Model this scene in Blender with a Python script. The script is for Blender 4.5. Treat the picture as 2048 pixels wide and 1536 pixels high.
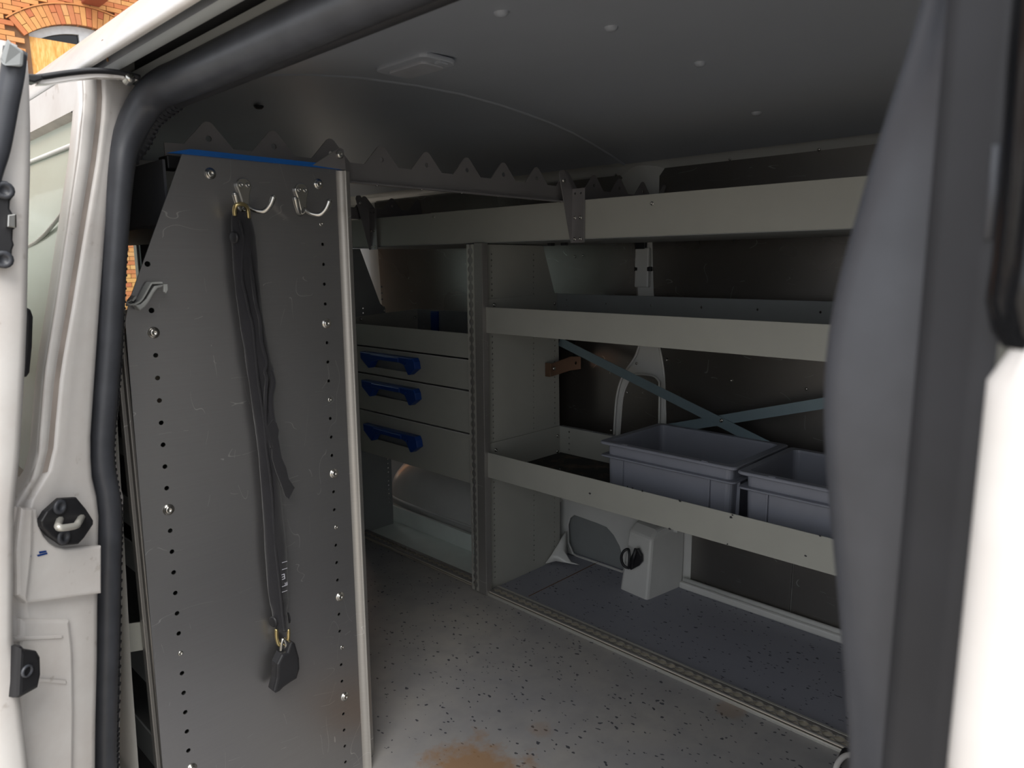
import bpy, bmesh, math, random
from mathutils import Vector, Matrix
random.seed(7)
PI = math.pi
for o in list(bpy.data.objects): bpy.data.objects.remove(o)
S = bpy.context.scene
C = S.collection

# ---------------------------------------------------------------- camera
W, H = 2048, 1536
GZ = 1.58                                   # the lens is 1.58 m above the ground; all numbers below are relative to it
VX, VY = (2423., 521.), (-480., 541.)       # vanishing points across and along the van
cx, cy = W/2, H/2
f = math.sqrt(-((VX[0]-cx)*(VY[0]-cx)+(VX[1]-cy)*(VY[1]-cy)))
ex = Vector((VX[0]-cx, VX[1]-cy, f)).normalized()
ey = Vector((VY[0]-cx, VY[1]-cy, f)).normalized()
ez = ex.cross(ey)
def w_of(v): return Vector((ex.dot(v), ey.dot(v), ez.dot(v)))
right, up, back = w_of(Vector((1,0,0))), -w_of(Vector((0,1,0))), -w_of(Vector((0,0,1)))
cam = bpy.data.cameras.new('camera'); camo = bpy.data.objects.new('camera', cam); C.objects.link(camo)
M = Matrix((right, up, back)).transposed().to_4x4(); M.translation = (0, 0, GZ)
camo.matrix_world = M
cam.sensor_width = 36; cam.lens = f/W*36; cam.clip_start = 0.01; cam.clip_end = 200
cam.dof.use_dof = True; cam.dof.focus_distance = 1.75; cam.dof.aperture_fstop = 11.0
S.camera = camo

# ---------------------------------------------------------------- sky, sun, exposure
wd = bpy.data.worlds.new('sky'); S.world = wd; wd.use_nodes = True
nt = wd.node_tree; bg = nt.nodes['Background']
tc = nt.nodes.new('ShaderNodeTexCoord'); sx = nt.nodes.new('ShaderNodeSeparateXYZ')
rp = nt.nodes.new('ShaderNodeValToRGB')
rp.color_ramp.elements[0].position = 0.0; rp.color_ramp.elements[0].color = (.80, .83, .88, 1)
rp.color_ramp.elements[1].position = 1.0; rp.color_ramp.elements[1].color = (1.0, 1.02, 1.05, 1)
nt.links.new(tc.outputs['Generated'], sx.inputs[0]); nt.links.new(sx.outputs['Z'], rp.inputs[0])
nt.links.new(rp.outputs[0], bg.inputs[0]); bg.inputs[1].default_value = 1.25
sun = bpy.data.lights.new('sun', 'SUN'); suno = bpy.data.objects.new('sun', sun); C.objects.link(suno)
sun.energy = 2.0; sun.angle = math.radians(35); sun.color = (1, .96, .9)
suno.rotation_euler = Vector((.42, .58, -.9)).to_track_quat('-Z', 'Y').to_euler()
suno.location = (-4, -4, 9)
S.view_settings.view_transform = 'Standard'; S.view_settings.look = 'None'
S.view_settings.exposure = 0.45; S.view_settings.gamma = 1; S.view_settings.use_curve_mapping = False

# ---------------------------------------------------------------- placing helpers
def ray(px, py): return w_of(Vector((px-cx, py-cy, f)))
def aX(px, py, x): d = ray(px, py); return d*(x/d.x)
def aY(px, py, y): d = ray(px, py); return d*(y/d.y)
def aZ(px, py, z): d = ray(px, py); return d*(z/d.z)
def aP(px, py, p0, n): d = ray(px, py); n = Vector(n); return d*(Vector(p0).dot(n)/d.dot(n))

# ---------------------------------------------------------------- object helpers
def put(o, label=None, cat=None, group=None, kind=None):
    if label: o['label'] = label
    if cat: o['category'] = cat
    if group: o['group'] = group
    if kind: o['kind'] = kind
    return o
def empty(name, loc, label=None, cat=None, group=None, kind=None, parent=None):
    o = bpy.data.objects.new(name, None); C.objects.link(o)
    l = Vector(loc)+Vector((0, 0, GZ))
    if parent: o.parent = parent; l = l-wloc(parent)
    o.location = l; o.empty_display_size = .05
    return put(o, label, cat, group, kind)
def wloc(o):
    l = Vector(o.location)
    while o.parent: o = o.parent; l += Vector(o.location)
    return l
def mk(name, verts, faces, mat, parent=None, smooth=False, bevel=0, recalc=True):
    me = bpy.data.meshes.new(name)
    vs = [Vector(v) for v in verts]
    lo = Vector([min(v[i] for v in vs) for i in range(3)]); hi = Vector([max(v[i] for v in vs) for i in range(3)])
    org = Vector(((lo.x+hi.x)/2, (lo.y+hi.y)/2, lo.z))
    me.from_pydata([v-org for v in vs], [], faces)
    if recalc:
        b = bmesh.new(); b.from_mesh(me); bmesh.ops.recalc_face_normals(b, faces=b.faces); b.to_mesh(me); b.free()
    me.materials.append(mat)
    if smooth:
        for p in me.polygons: p.use_smooth = True
    o = bpy.data.objects.new(name, me); C.objects.link(o)
    l = org+Vector((0, 0, GZ))
    if parent: o.parent = parent; l = l-wloc(parent)
    o.location = l
    if bevel:
        m = o.modifiers.new('bevel', 'BEVEL'); m.width = bevel; m.segments = 2; m.limit_method = 'ANGLE'; m.angle_limit = math.radians(40)
    return o
def boxvf(x0, x1, y0, y1, z0, z1, n=0):
    v = [(x0,y0,z0),(x1,y0,z0),(x1,y1,z0),(x0,y1,z0),(x0,y0,z1),(x1,y0,z1),(x1,y1,z1),(x0,y1,z1)]
    fc = [(0,3,2,1),(4,5,6,7),(0,1,5,4),(1,2,6,5),(2,3,7,6),(3,0,4,7)]
    return v, [tuple(i+n for i in q) for q in fc]
def box(name, x0, x1, y0, y1, z0, z1, mat, parent=None, bevel=0):
    v, fc = boxvf(x0, x1, y0, y1, z0, z1); return mk(name, v, fc, mat, parent, bevel=bevel)
def boxes(name, lst, mat, parent=None, bevel=0):
    V, F = [], []
    for b in lst:
        v, fc = boxvf(*b, n=len(V)); V += v; F += fc
    return mk(name, V, F, mat, parent, bevel=bevel)
def circ(u, v, r, n=10): return [(u+r*math.cos(2*PI*i/n), v+r*math.sin(2*PI*i/n)) for i in range(n)]
def rrect(u0, u1, v0, v1, r, n=4):
    out = []
    for cu, cv, a in ((u1-r, v1-r, 0), (u0+r, v1-r, PI/2), (u0+r, v0+r, PI), (u1-r, v0+r, 3*PI/2)):
        for i in range(n+1): out.append((cu+r*math.cos(a+i*PI/2/n), cv+r*math.sin(a+i*PI/2/n)))
    return out
def sheet(name, outline, holes, axis, c, t, mat, parent=None, bevel=0, frame=None, edge=0):
    """flat sheet with real holes; centre plane at c on the axis, thickness t"""
    cu = bpy.data.curves.new('tmp', 'CURVE'); cu.dimensions = '2D'; cu.fill_mode = 'BOTH'; cu.extrude = t/2
    if edge: cu.bevel_depth = edge; cu.extrude = max(t/2-edge, 0); cu.bevel_resolution = 2; cu.offset = -edge
    for pts in [outline]+list(holes):
        s = cu.splines.new('POLY'); s.points.add(len(pts)-1); s.use_cyclic_u = True
        for i, p in enumerate(pts): s.points[i].co = (p[0], p[1], 0, 1)
    to = bpy.data.objects.new('tmp', cu); C.objects.link(to)
    me = bpy.data.meshes.new_from_object(to)
    bpy.data.objects.remove(to); bpy.data.curves.remove(cu)
    V = []
    for v in me.vertices:
        u, w, k = v.co
        if frame:
            o, U, VV = frame; N = U.cross(VV); V.append(o+U*u+VV*w+N*k)
        elif axis == 'x': V.append((c+k, u, w))
        elif axis == 'y': V.append((u, c+k, w))
        else: V.append((u, w, c+k))
    F = [tuple(p.vertices) for p in me.polygons]
    bpy.data.meshes.remove(me)
    return mk(name, V, F, mat, parent, bevel=bevel, recalc=True)
def catmull(P, n=6):
    P = [Vector(p) for p in P]; out = []
    for i in range(len(P)-1):
        p0 = P[max(i-1, 0)]; p1 = P[i]; p2 = P[i+1]; p3 = P[min(i+2, len(P)-1)]
        for k in range(n):
            t = k/n
            out.append(.5*((2*p1)+(p2-p0)*t+(2*p0-5*p1+4*p2-p3)*t*t+(3*p1-p0-3*p2+p3)*t*t*t))
    out.append(P[-1]); return out
def sweepvf(path, prof, refup=Vector((0,0,1)), closed=False, n0=0, scale=None):
    """prof: list of (a,b) offsets in the frame (side, up)"""
    V, F = [], []; N = len(path); K = len(prof)
    side0 = None
    for i, p in enumerate(path):
        a = path[(i-1) % N] if closed else path[max(i-1, 0)]; b = path[(i+1) % N] if closed else path[min(i+1, N-1)]
        t = (b-a).normalized()
        s = t.cross(refup)
        if s.length < 1e-4: s = side0 or Vector((1,0,0))
        s.normalize()
        if side0 is not None and s.dot(side0) < 0: s = -s
        side0 = s; u = s.cross(t).normalized()
        k = scale[i] if scale else 1
        for (x, y) in prof: V.append(p+s*(x*k)+u*(y*k))
    for i in range(N if closed else N-1):
        for j in range(K):
            a = i*K+j; b = i*K+(j+1) % K; c2 = ((i+1) % N)*K+(j+1) % K; d = ((i+1) % N)*K+j
            F.append((a+n0, b+n0, c2+n0, d+n0))
    if not closed:
        F.append(tuple(n0+j for j in reversed(range(K)))); F.append(tuple(n0+(N-1)*K+j for j in range(K)))
    return V, F
def tube(name, path, r, mat, parent=None, closed=False, n=10, refup=Vector((0,0,1)), scale=None, rb=None):
    rb = rb or r
    prof = [(r*math.cos(2*PI*i/n), rb*math.sin(2*PI*i/n)) for i in range(n)]
    V, F = sweepvf([Vector(p) for p in path], prof, refup, closed, scale=scale)
    return mk(name, V, F, mat, parent, smooth=True)
def ribbon(name, path, wv, t, mat, parent=None, refup=Vector((0,1,0))):
    V, F = sweepvf([Vector(p) for p in path], [(-t/2,-wv/2),(t/2,-wv/2),(t/2,wv/2),(-t/2,wv/2)], refup)
    return mk(name, V, F, mat, parent)
def loft(name, rows, mat, parent=None, smooth=True, thick=0, close=False):
    V = [p for r in rows for p in r]; K = len(rows[0]); F = []
    for i in range(len(rows)-1):
        for j in range(K-1): F.append((i*K+j, i*K+j+1, (i+1)*K+j+1, (i+1)*K+j))
        if close: F.append((i*K+K-1, i*K, (i+1)*K, (i+1)*K+K-1))
    o = mk(name, V, F, mat, parent, smooth=smooth)
    if thick:
        m = o.modifiers.new('thick', 'SOLIDIFY'); m.thickness = thick; m.offset = 0
    return o
def lathe(name, prof, centre, axis, mat, parent=None, n=14):
    """prof (r, h) from the base out along axis"""
    A = Vector(axis).normalized(); B = A.orthogonal().normalized(); D = A.cross(B); c0 = Vector(centre)
    V, F = [], []; K = len(prof)
    for i in range(n):
        a = 2*PI*i/n
        for r, h in prof: V.append(c0+A*h+(B*math.cos(a)+D*math.sin(a))*r)
    for i in range(n):
        for j in range(K-1):
            F.append((i*K+j, i*K+j+1, ((i+1) % n)*K+j+1, ((i+1) % n)*K+j))
    return mk(name, V, F, mat, parent, smooth=True)
def interp(tab, z):
    tab = sorted(tab)
    if z <= tab[0][0]: return tab[0][1]
    for (a, va), (b, vb) in zip(tab, tab[1:]):
        if z <= b: return va+(vb-va)*(z-a)/(b-a)
    return tab[-1][1]
def dup(o, loc, parent=None, keep=True):
    c = o.copy(); C.objects.link(c)
    for k in ('label', 'category', 'group'):
        if not keep and k in c: del c[k]
    l = Vector(loc)+Vector((0, 0, GZ))
    if parent is not None: c.parent = parent; l = l-wloc(parent)
    c.location = l
    for ch in o.children:
        d = ch.copy(); C.objects.link(d); d.parent = c
        for g in ch.children:
            e = g.copy(); C.objects.link(e); e.parent = d
    return c

# ---------------------------------------------------------------- materials
def lin(c): return tuple(((v/255)/12.92 if v/255 <= .04045 else ((v/255+.055)/1.055)**2.4) for v in c)+(1,)
class MB:
    def __init__(s, name):
        s.m = bpy.data.materials.new(name); s.m.use_nodes = True; s.t = s.m.node_tree
        s.b = s.t.nodes['Principled BSDF']
        s.tc = s.n('ShaderNodeTexCoord'); s.geo = s.n('ShaderNodeNewGeometry')
        s.pos = s.geo.outputs['Position']
    def n(s, k, **kw):
        nd = s.t.nodes.new(k)
        for a, v in kw.items(): setattr(nd, a, v)
        return nd
    def l(s, a, b): s.t.links.new(a, b)
    def i(s, name, v): s.b.inputs[name].default_value = v
    def mapp(s, src, sc=(1,1,1), loc=(0,0,0), rot=(0,0,0)):
        m = s.n('ShaderNodeMapping'); m.inputs['Scale'].default_value = sc; m.inputs['Location'].default_value = loc; m.inputs['Rotation'].default_value = rot
        s.l(src, m.inputs[0]); return m.outputs[0]
    def noise(s, src, scale, detail=3, rough=.5, sc=(1,1,1)):
        nd = s.n('ShaderNodeTexNoise'); nd.inputs['Scale'].default_value = scale; nd.inputs['Detail'].default_value = detail; nd.inputs['Roughness'].default_value = rough
        s.l(s.mapp(src, sc), nd.inputs['Vector']); return nd.outputs['Fac']
    def ramp(s, src, stops):
        r = s.n('ShaderNodeValToRGB'); e = r.color_ramp.elements
        while len(e) < len(stops): e.new(.5)
        for k, (p, c) in enumerate(stops):
            e[k].position = p; e[k].color = c if len(c) == 4 else tuple(c)+(1,)
        s.l(src, r.inputs[0]); return r.outputs[0]
    def mix(s, fac, a, b, mode='MIX'):
        m = s.n('ShaderNodeMix', data_type='RGBA', blend_type=mode)
        if isinstance(fac, (int, float)): m.inputs[0].default_value = fac
        else: s.l(fac, m.inputs[0])
        for k, v in ((6, a), (7, b)):
            if isinstance(v, tuple): m.inputs[k].default_value = v
            else: s.l(v, m.inputs[k])
        return m.outputs[2]
    def math(s, op, a, b=None):
        m = s.n('ShaderNodeMath', operation=op)
        for k, v in ((0, a), (1, b)):
            if v is None: continue
            if isinstance(v, (int, float)): m.inputs[k].default_value = v
            else: s.l(v, m.inputs[k])
        return m.outputs[0]
    def bump(s, h, strength=.2, dist=.002):
        b = s.n('ShaderNodeBump'); b.inputs['Strength'].default_value = strength; b.inputs['Distance'].default_value = dist
        s.l(h, b.inputs['Height']); s.l(b.outputs[0], s.b.inputs['Normal'])
    def col(s, c): s.l(c, s.b.inputs['Base Color'])
    def rough(s, c): s.l(c, s.b.inputs['Roughness'])
W3 = (1,1,1,1); K3 = (0,0,0,1)
def plain(name, c, rough=.5, metal=0, coat=0, var=.12, scale=14, spec=.5):
    m = MB(name); c = lin(c); m.i('Roughness', rough); m.i('Metallic', metal); m.i('Coat Weight', coat); m.i('Specular IOR Level', spec)
    d = tuple(v*(1-var) for v in c[:3])+(1,)
    nz = m.noise(m.pos, scale, 4)
    m.col(m.mix(m.ramp(nz, [(.35, K3), (.65, W3)]), d, c)); return m.m
def metal(name, c, rough, stretch=(1,1,60), var=.12, scr=True, metal=1.0, bump=.05):
    m = MB(name); c = lin(c); m.i('Metallic', metal)
    g = m.noise(m.pos, 8, 5, .6, stretch); big = m.noise(m.pos, 3, 3)
    d = tuple(v*(1-var) for v in c[:3])+(1,)
    base = m.mix(g, d, c)
    r = m.math('ADD', m.math('MULTIPLY', big, .16), rough-.08)
    if scr:
        for k, (sc, off) in enumerate((((9,2,3), .48), ((3,2,10), .53))):
            nn = m.n('ShaderNodeTexNoise'); nn.inputs['Scale'].default_value = 2.2; nn.inputs['Detail'].default_value = 1
            m.l(m.mapp(m.pos, sc, (k*3.1, 0, k)), nn.inputs['Vector'])
            line = m.math('LESS_THAN', m.math('ABSOLUTE', m.math('SUBTRACT', nn.outputs['Fac'], off)), .0016)
            mask = m.math('GREATER_THAN', m.noise(m.pos, 11+k*5, 2), .585)
            fac = m.math('MULTIPLY', m.math('MULTIPLY', line, mask), .55)
            base = m.mix(fac, base, lin((225,225,222)))
    m.col(base); m.rough(r); m.bump(g, bump, .0005)
    return m.m

MAT = {}
MAT['alu'] = metal('brushed_aluminium_sheet', (168,167,168), .32, metal=.9)
MAT['edge'] = metal('satin_aluminium_edge', (190,186,180), .5, (1,1,40), metal=.6)
MAT['alu_post'] = metal('extruded_aluminium', (165,162,158), .4, (1,1,40), metal=.6)
MAT['track'] = metal('cast_aluminium_track', (214,212,204), .36, (1,1,1), .3, scr=False, metal=.45, bump=.3)
MAT['lining'] = metal('aluminium_wall_lining', (150,146,142), .29, (30,1,1), .2, metal=.9)
MAT['bar'] = metal('galvanised_crossbar', (150,147,148), .45, (1,1,1), .25, scr=False, metal=.5)
MAT['zinc'] = metal('zinc_plated_strip', (140,160,168), .42, (1,1,1), .35, scr=False, metal=.5)
MAT['steel'] = metal('polished_screw_steel', (200,198,192), .25, (1,1,1), .1, scr=False)
MAT['brass'] = metal('yellow_passivated_steel', (226,206,150), .28, (1,1,1), .2, scr=False)
MAT['bronze'] = metal('brown_bracket_steel', (150,122,104), .45, (1,1,1), .2, scr=False)
MAT['coat'] = plain('grey_powder_coat', (168,168,160), .42, var=.04)
MAT['coat_dk'] = plain('grey_powder_coat_shelf', (140,143,143), .5, var=.06)
MAT['trayp'] = plain('pale_green_grey_paint', (236,244,238), .3, var=.06)
MAT['trackbed'] = metal('sunlit_track_bed', (232,224,206), .4, (1,1,1), .35, scr=False, metal=.2, bump=.4)  # bed colour raised to stand in for sunlight on the track
MAT['blue'] = plain('blue_plastic', (16,62,140), .38, var=.15)
MAT['bluetrim'] = plain('blue_edge_trim', (14,92,170), .45, var=.1)
MAT['rubber'] = plain('black_rubber', (66,68,74), .40, var=.2, scale=30)
MAT['rubrib'] = plain('ribbed_black_rubber', (36,37,42), .6, var=.2, scale=30)
MAT['blackpl'] = plain('black_plastic', (38,38,41), .45, var=.2, scale=25)
MAT['greypl'] = plain('grey_plastic_clip', (150,152,150), .5)
MAT['crate'] = plain('grey_crate_plastic', (140,143,154), .45, var=.06)
MAT['darkin'] = plain('dark_cavity_paint', (46,47,50), .7)
MAT['osbframe'] = plain('white_window_frame', (215,218,220), .5)
MAT['beam'] = plain('red_brown_painted_wood', (150,82,62), .7)
MAT['dirt'] = plain('dried_brown_mud', (120,88,60), .9)
MAT['lens'] = plain('frosted_lamp_lens', (185,188,196), .35)
MAT['asphalt'] = plain('worn_yard_paving', (180,170,156), .9, var=.25, scale=4)
MAT['plaster'] = plain('pale_yard_wall_plaster', (205,196,182), .9, var=.15, scale=2)
MAT['rib'] = plain('interior_body_paint', (214,214,210), .38, coat=.3, var=.05)
MAT['board'] = plain('chipboard_shelf_back', (86,88,94), .55)

def white_paint():
    m = MB('white_body_paint'); m.i('Roughness', .32); m.i('Coat Weight', .5); m.i('Coat Roughness', .12)
    a = m.noise(m.pos, 9, 5, .65); b = m.noise(m.pos, 60, 3)
    spots = m.ramp(m.math('MULTIPLY', a, b), [(.36, K3), (.42, W3)])
    c = m.mix(m.ramp(a, [(.35, K3), (.7, W3)]), lin((236,233,230)), lin((222,216,212)))
    m.col(m.mix(m.math('MULTIPLY', spots, .35), c, lin((150,135,118)))); return m.m
MAT['white'] = white_paint()
MAT['dirtywhite'] = plain('grimy_white_seam', (196,184,176), .5, var=.25, scale=22)
MAT['tint'] = plain('pale_green_white_panel', (216,226,214), .16, coat=.6, var=.03)
def ceiling_mat():
    m = MB('grey_headliner'); m.i('Roughness', .48)
    a = m.noise(m.pos, 2.2, 4); m.col(m.mix(a, lin((168,174,184)), lin((186,192,202)))); m.bump(m.noise(m.pos, 9, 4), .12, .004); return m.m
MAT['ceil'] = ceiling_mat()
def floor_mat():
    m = MB('speckled_grey_vinyl_floor')
    big = m.noise(m.pos, 2.6, 5, .62); fine = m.noise(m.pos, 14, 5, .6)
    sep = m.n('ShaderNodeSeparateXYZ'); m.l(m.pos, sep.inputs[0])
    c = m.mix(m.ramp(big, [(.3, K3), (.7, W3)]), lin((142,142,146)), lin((168,164,158)))
    c = m.mix(m.math('MULTIPLY', m.ramp(fine, [(.45, K3), (.75, W3)]), .35), c, lin((128,128,130)))
    # under the racks the vinyl is bluer and more even in tone
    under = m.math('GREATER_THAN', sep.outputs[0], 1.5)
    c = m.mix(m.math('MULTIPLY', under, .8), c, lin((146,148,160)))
    # dark flakes
    for sc, th, mth in ((60, .17, .45), (92, .17, .5)):
        v = m.n('ShaderNodeTexVoronoi'); v.inputs['Scale'].default_value = sc
        wv = m.n('ShaderNodeTexNoise'); wv.inputs['Scale'].default_value = 40
        m.l(m.pos, wv.inputs['Vector'])
        vm = m.n('ShaderNodeVectorMath', operation='MULTIPLY_ADD'); m.l(wv.outputs['Color'], vm.inputs[0]); vm.inputs[1].default_value = (.02,.02,0); m.l(m.pos, vm.inputs[2])
        m.l(m.mapp(vm.outputs[0], (1,.62,0), (0,0,0), (0,0,.5)), v.inputs['Vector'])
        d = m.math('LESS_THAN', v.outputs['Distance'], th)
        sc2 = m.n('ShaderNodeSeparateColor'); m.l(v.outputs['Color'], sc2.inputs[0])
        k = m.math('MULTIPLY', d, m.math('GREATER_THAN', sc2.outputs[0], mth))
        c = m.mix(m.math('MULTIPLY', k, .85), c, lin((44,48,60)))
    # rust coloured spills
    for (x, y, r, s) in ((.85, .93, .25, .85), (1.41, .675, .07, .35), (1.06, .94, .06, .25)):
        vd = m.n('ShaderNodeVectorMath', operation='DISTANCE'); m.l(m.pos, vd.inputs[0]); vd.inputs[1].default_value = (x, y, GZ-1)
        q = m.math('ADD', vd.outputs['Value'], m.math('MULTIPLY', m.noise(m.pos, 16, 5, .7), r*.9))
        k = m.ramp(m.math('DIVIDE', q, r), [(.75, W3), (1.35, K3)])
        c = m.mix(m.math('MULTIPLY', k, s), c, lin((152,118,84)))
    m.col(c); m.rough(m.math('ADD', m.math('MULTIPLY', fine, .25), .36)); m.bump(fine, .08, .001); return m.m
MAT['floor'] = floor_mat()
def mat_mat():
    m = MB('dirty_rubber_mat'); m.i('Roughness', .75)
    a = m.noise(m.pos, 18, 5, .7); m.col(m.mix(m.ramp(a, [(.5, K3), (.8, W3)]), lin((34,33,34)), lin((96,82,64)))); return m.m
MAT['mat'] = mat_mat()
def fabric():
    m = MB('black_nylon_webbing'); m.i('Roughness', .85); m.i('Sheen Weight', .25)
    w = m.n('ShaderNodeTexWave'); w.inputs['Scale'].default_value = 180; m.l(m.mapp(m.pos, (1,1,1), (0,0,0), (0,.7,0)), w.inputs['Vector'])
    a = m.noise(m.pos, 30, 4); m.col(m.mix(a, lin((17,17,21)), lin((31,30,36)))); m.bump(w.outputs['Fac'], .25, .0008); return m.m
MAT['fabric'] = fabric()
def brick_mat():
    m = MB('yellow_and_red_brick'); m.i('Roughness', .9)
    oi = m.n('ShaderNodeObjectInfo')
    c = m.ramp(oi.outputs['Random'], [(0, lin((222,168,104))), (.35, lin((214,150,92))), (.62, lin((204,128,82))), (.85, lin((190,104,72))), (1, lin((226,178,118)))])
    m.col(m.mix(m.math('MULTIPLY', m.noise(m.pos, 12, 4), .45), c, lin((150,96,62)))); return m.m
MAT['brick'] = brick_mat()
def brick_far():
    m = MB('distant_brick_courses'); m.i('Roughness', .9)
    v = m.n('ShaderNodeTexNoise'); v.inputs['Scale'].default_value = 5
    m.l(m.mapp(m.pos, (1,1,3)), v.inputs['Vector'])
    m.col(m.ramp(v.outputs['Fac'], [(.3, lin((196,118,78))), (.7, lin((224,170,108)))])); return m.m
MAT['brickfar'] = brick_far()
MAT['mortar'] = plain('grey_brown_mortar', (122,92,68), .95)
def osb():
    m = MB('oriented_strand_board'); m.i('Roughness', .8); c = None
    for k, r in enumerate((.3, 1.2, 2.3)):
        n = m.n('ShaderNodeTexNoise'); n.inputs['Scale'].default_value = 6; n.inputs['Detail'].default_value = 2
        m.l(m.mapp(m.pos, (7,1,1.2), (k,0,0), (0,r,0)), n.inputs['Vector'])
        q = m.ramp(n.outputs['Fac'], [(.35, lin((206,140,66))), (.5, lin((226,168,92))), (.62, lin((240,196,128)))])
        c = q if c is None else m.mix(.5, c, q)
    m.col(c); return m.m
MAT['osb'] = osb()
def glass():
    m = MB('greenish_window_glass'); m.i('Roughness', .02); m.i('Transmission Weight', 1); m.i('IOR', 1.45); m.i('Base Color', (.80,.93,.86,1)); return m.m
MAT['glass'] = glass()
MAT['blackglass'] = plain('black_window_surround', (20,21,24), .12, var=.05)

# ================================================================ SETTING
# floor of the load bay: one vinyl sheet
fl = box('floor', .20, 1.92, -.02, 2.92, -1.03, -1.0, MAT['floor']); put(fl, 'speckled grey vinyl floor of the van load bay with rust coloured stains', kind='structure')
seam = boxes('seam', [(1.51, 1.86, 1.392, 1.395, -1.0, -.9992)], MAT['dirt'], fl); put(seam, 'thin dirty joint line across the floor')
gr = box('ground', -14, 22, -12, 26, -1.70, -1.58, MAT['asphalt']); put(gr, 'pale worn paving of the yard outside', kind='structure')

# ceiling, two headliner panels with a step between them
CP = [(.40,.262),(.45,.298),(.581,.331),(.674,.353),(.78,.373),(.90,.388),(1.047,.397),(1.18,.40),(1.311,.395),(1.41,.387),(1.498,.378),(1.59,.364),(1.67,.347),(1.76,.325),(1.84,.302)]
ce = empty('ceiling', (1.1, 1.4, .39), 'grey curved headliner of the van roof', kind='structure')
def ceil_rows(y0, y1, dz, n=8): return [[(x, y0+(y1-y0)*k/n, z+dz) for x, z in CP] for k in range(n+1)]
loft('headliner_panel', ceil_rows(-.05, 1.304, -.005), MAT['ceil'], ce)
loft('headliner_panel', ceil_rows(1.29, 2.92, .0), MAT['ceil'], ce)
V = [];
loft('roof_bow_edge', [[(x, y, z-dz) for x, z in CP] for y, dz in ((1.296,.004),(1.300,.0080),(1.306,.0080),(1.310,.004))], MAT['ceil'], ce)
for px, py in ((1002,5),(1222,62),(1400,130),(1515,190),(322,255),(520,256),(1425,292),(1608,268)):
    p = aZ(px, py, .385 if px > 900 else .33); z = interp(CP, p.x)-.006
    lathe('ceiling_clip', [(.0, -.006), (.007, -.0055), (.011, -.002), (.012, .002)], (p.x, p.y, z), (0,0,1), MAT['ceil'] if px > 900 else MAT['blackpl'], ce)

# far side wall: painted body behind aluminium lining panels
XW = 1.90
wr = empty('wall_right', (1.9, 1.4, -1), 'far side wall of the van, painted body ribs between aluminium lining panels', kind='structure')
sheet('body_panel', [(-.05,-1.03),(2.92,-1.03),(2.92,.30),(-.05,.30)], [], 'x', XW+.012, .012, MAT['rib'], wr)
def yz(pts, x): return [(aX(px, py, x).y, aX(px, py, x).z) for px, py in pts]
def lining(pts): return sheet('lining_panel', pts, [], 'x', XW, .006, MAT['lining'], wr, edge=.0015)
# rear upper panel (towards the back doors), main upper panel, lower panels either side of the forked rib
r1 = yz([(1255,390),(1270,480),(1275,585),(1280,650),(1278,692),(1268,718),(1246,751),(1233,796),(1228,869)], XW)
lining([(2.60,-.70),(2.66,.275),(1.36,.275),(1.343,.262)]+r1+[(r1[-1][0], -.70)])
r2 = yz([(1290,345),(1290,385),(1305,480),(1308,585),(1316,650),(1319,695),(1328,751),(1331,854)], XW)
lining([(.0,.283),(1.24,.283)]+r2+[(1.165,-.76),(.0,-.76)])
r3 = yz([(1239,869),(1245,796),(1256,764),(1266,751),(1276,748),(1304,751),(1316,760),(1319,775),(1318,860)], XW)
lining(r3+[(r3[-1][0],-.60),(r3[0][0],-.60)])
lining([(1.064,-.972),(1.064,-.78),(.75,-.78),(.75,-.972)])
lining([(.747,-.972),(.747,-.78),(.0,-.78),(.0,-.972)])
box('rib_cap', XW-.012, XW+.006, 1.24, 1.29, -.07, .05, MAT['rib'], wr, .004)
# ridges framing the forked rib
for pts in ([(1278,692),(1268,718),(1246,751),(1233,796),(1228,869)], [(1239,869),(1245,796),(1256,764),(1266,751),(1276,748),(1304,751),(1316,760),(1319,775),(1318,860)], [(1319,695),(1328,751),(1331,854)]):
    tube('rib_bead', catmull([aX(a, b, XW-.003) for a, b in pts], 4), .0035, MAT['rib'], wr, n=8)
# cornice between roof and wall
loft('roof_rail', [[(1.836,y,.303),(1.855,y,.308),(1.875,y,.300),(1.893,y,.289),(1.896,y,.282),(1.905,y,.276)] for y in (-.05,.6,1.2,1.5,2.92)], MAT['rib'], wr)
loft('roof_post', [[(1.905,1.20+k,z),(1.885,1.235-k,z),(1.883,1.27,z),(1.885,1.325+k,z),(1.905,1.37+k,z)] for z, k in ((.295,-.03),(.26,0),(.2,.0),(.1,-.01))], MAT['rib'], wr)
# small black clips and bolts
for px, py, r in ((1282,487,.018),(1274,538,.007),(1299,538,.007)):
    p = aX(px, py, XW-.006); box('clip', XW-.012, XW+.0, p.y-r, p.y+r, p.z-r, p.z+r, MAT['blackpl'], wr, .002)
for px, py in ((1305,338),(1460,318),(1638,299),(1232,350),(1273,727),(1254,785),(1222,861),(1462,761),(1613,778),(1333,720),(1380,1166),(1501,1206),(1150,513),(1166,511)):
    p = aX(px, py, XW-.004)
    lathe('rivet', [(.0045, 0), (.0045, .0015), (.002, .003), (0, .0028)], p, (-1,0,0), MAT['steel'], wr, 8)
# sill at the foot of the wall
box('sill', 1.872, 1.92, -.02, 1.09, -1.0, -.978, MAT['rib'], wr, .006)
tube('sill_bead', [(1.885, -.02, -.972), (1.885, 1.08, -.972)], .007, MAT['rib'], wr)
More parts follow.
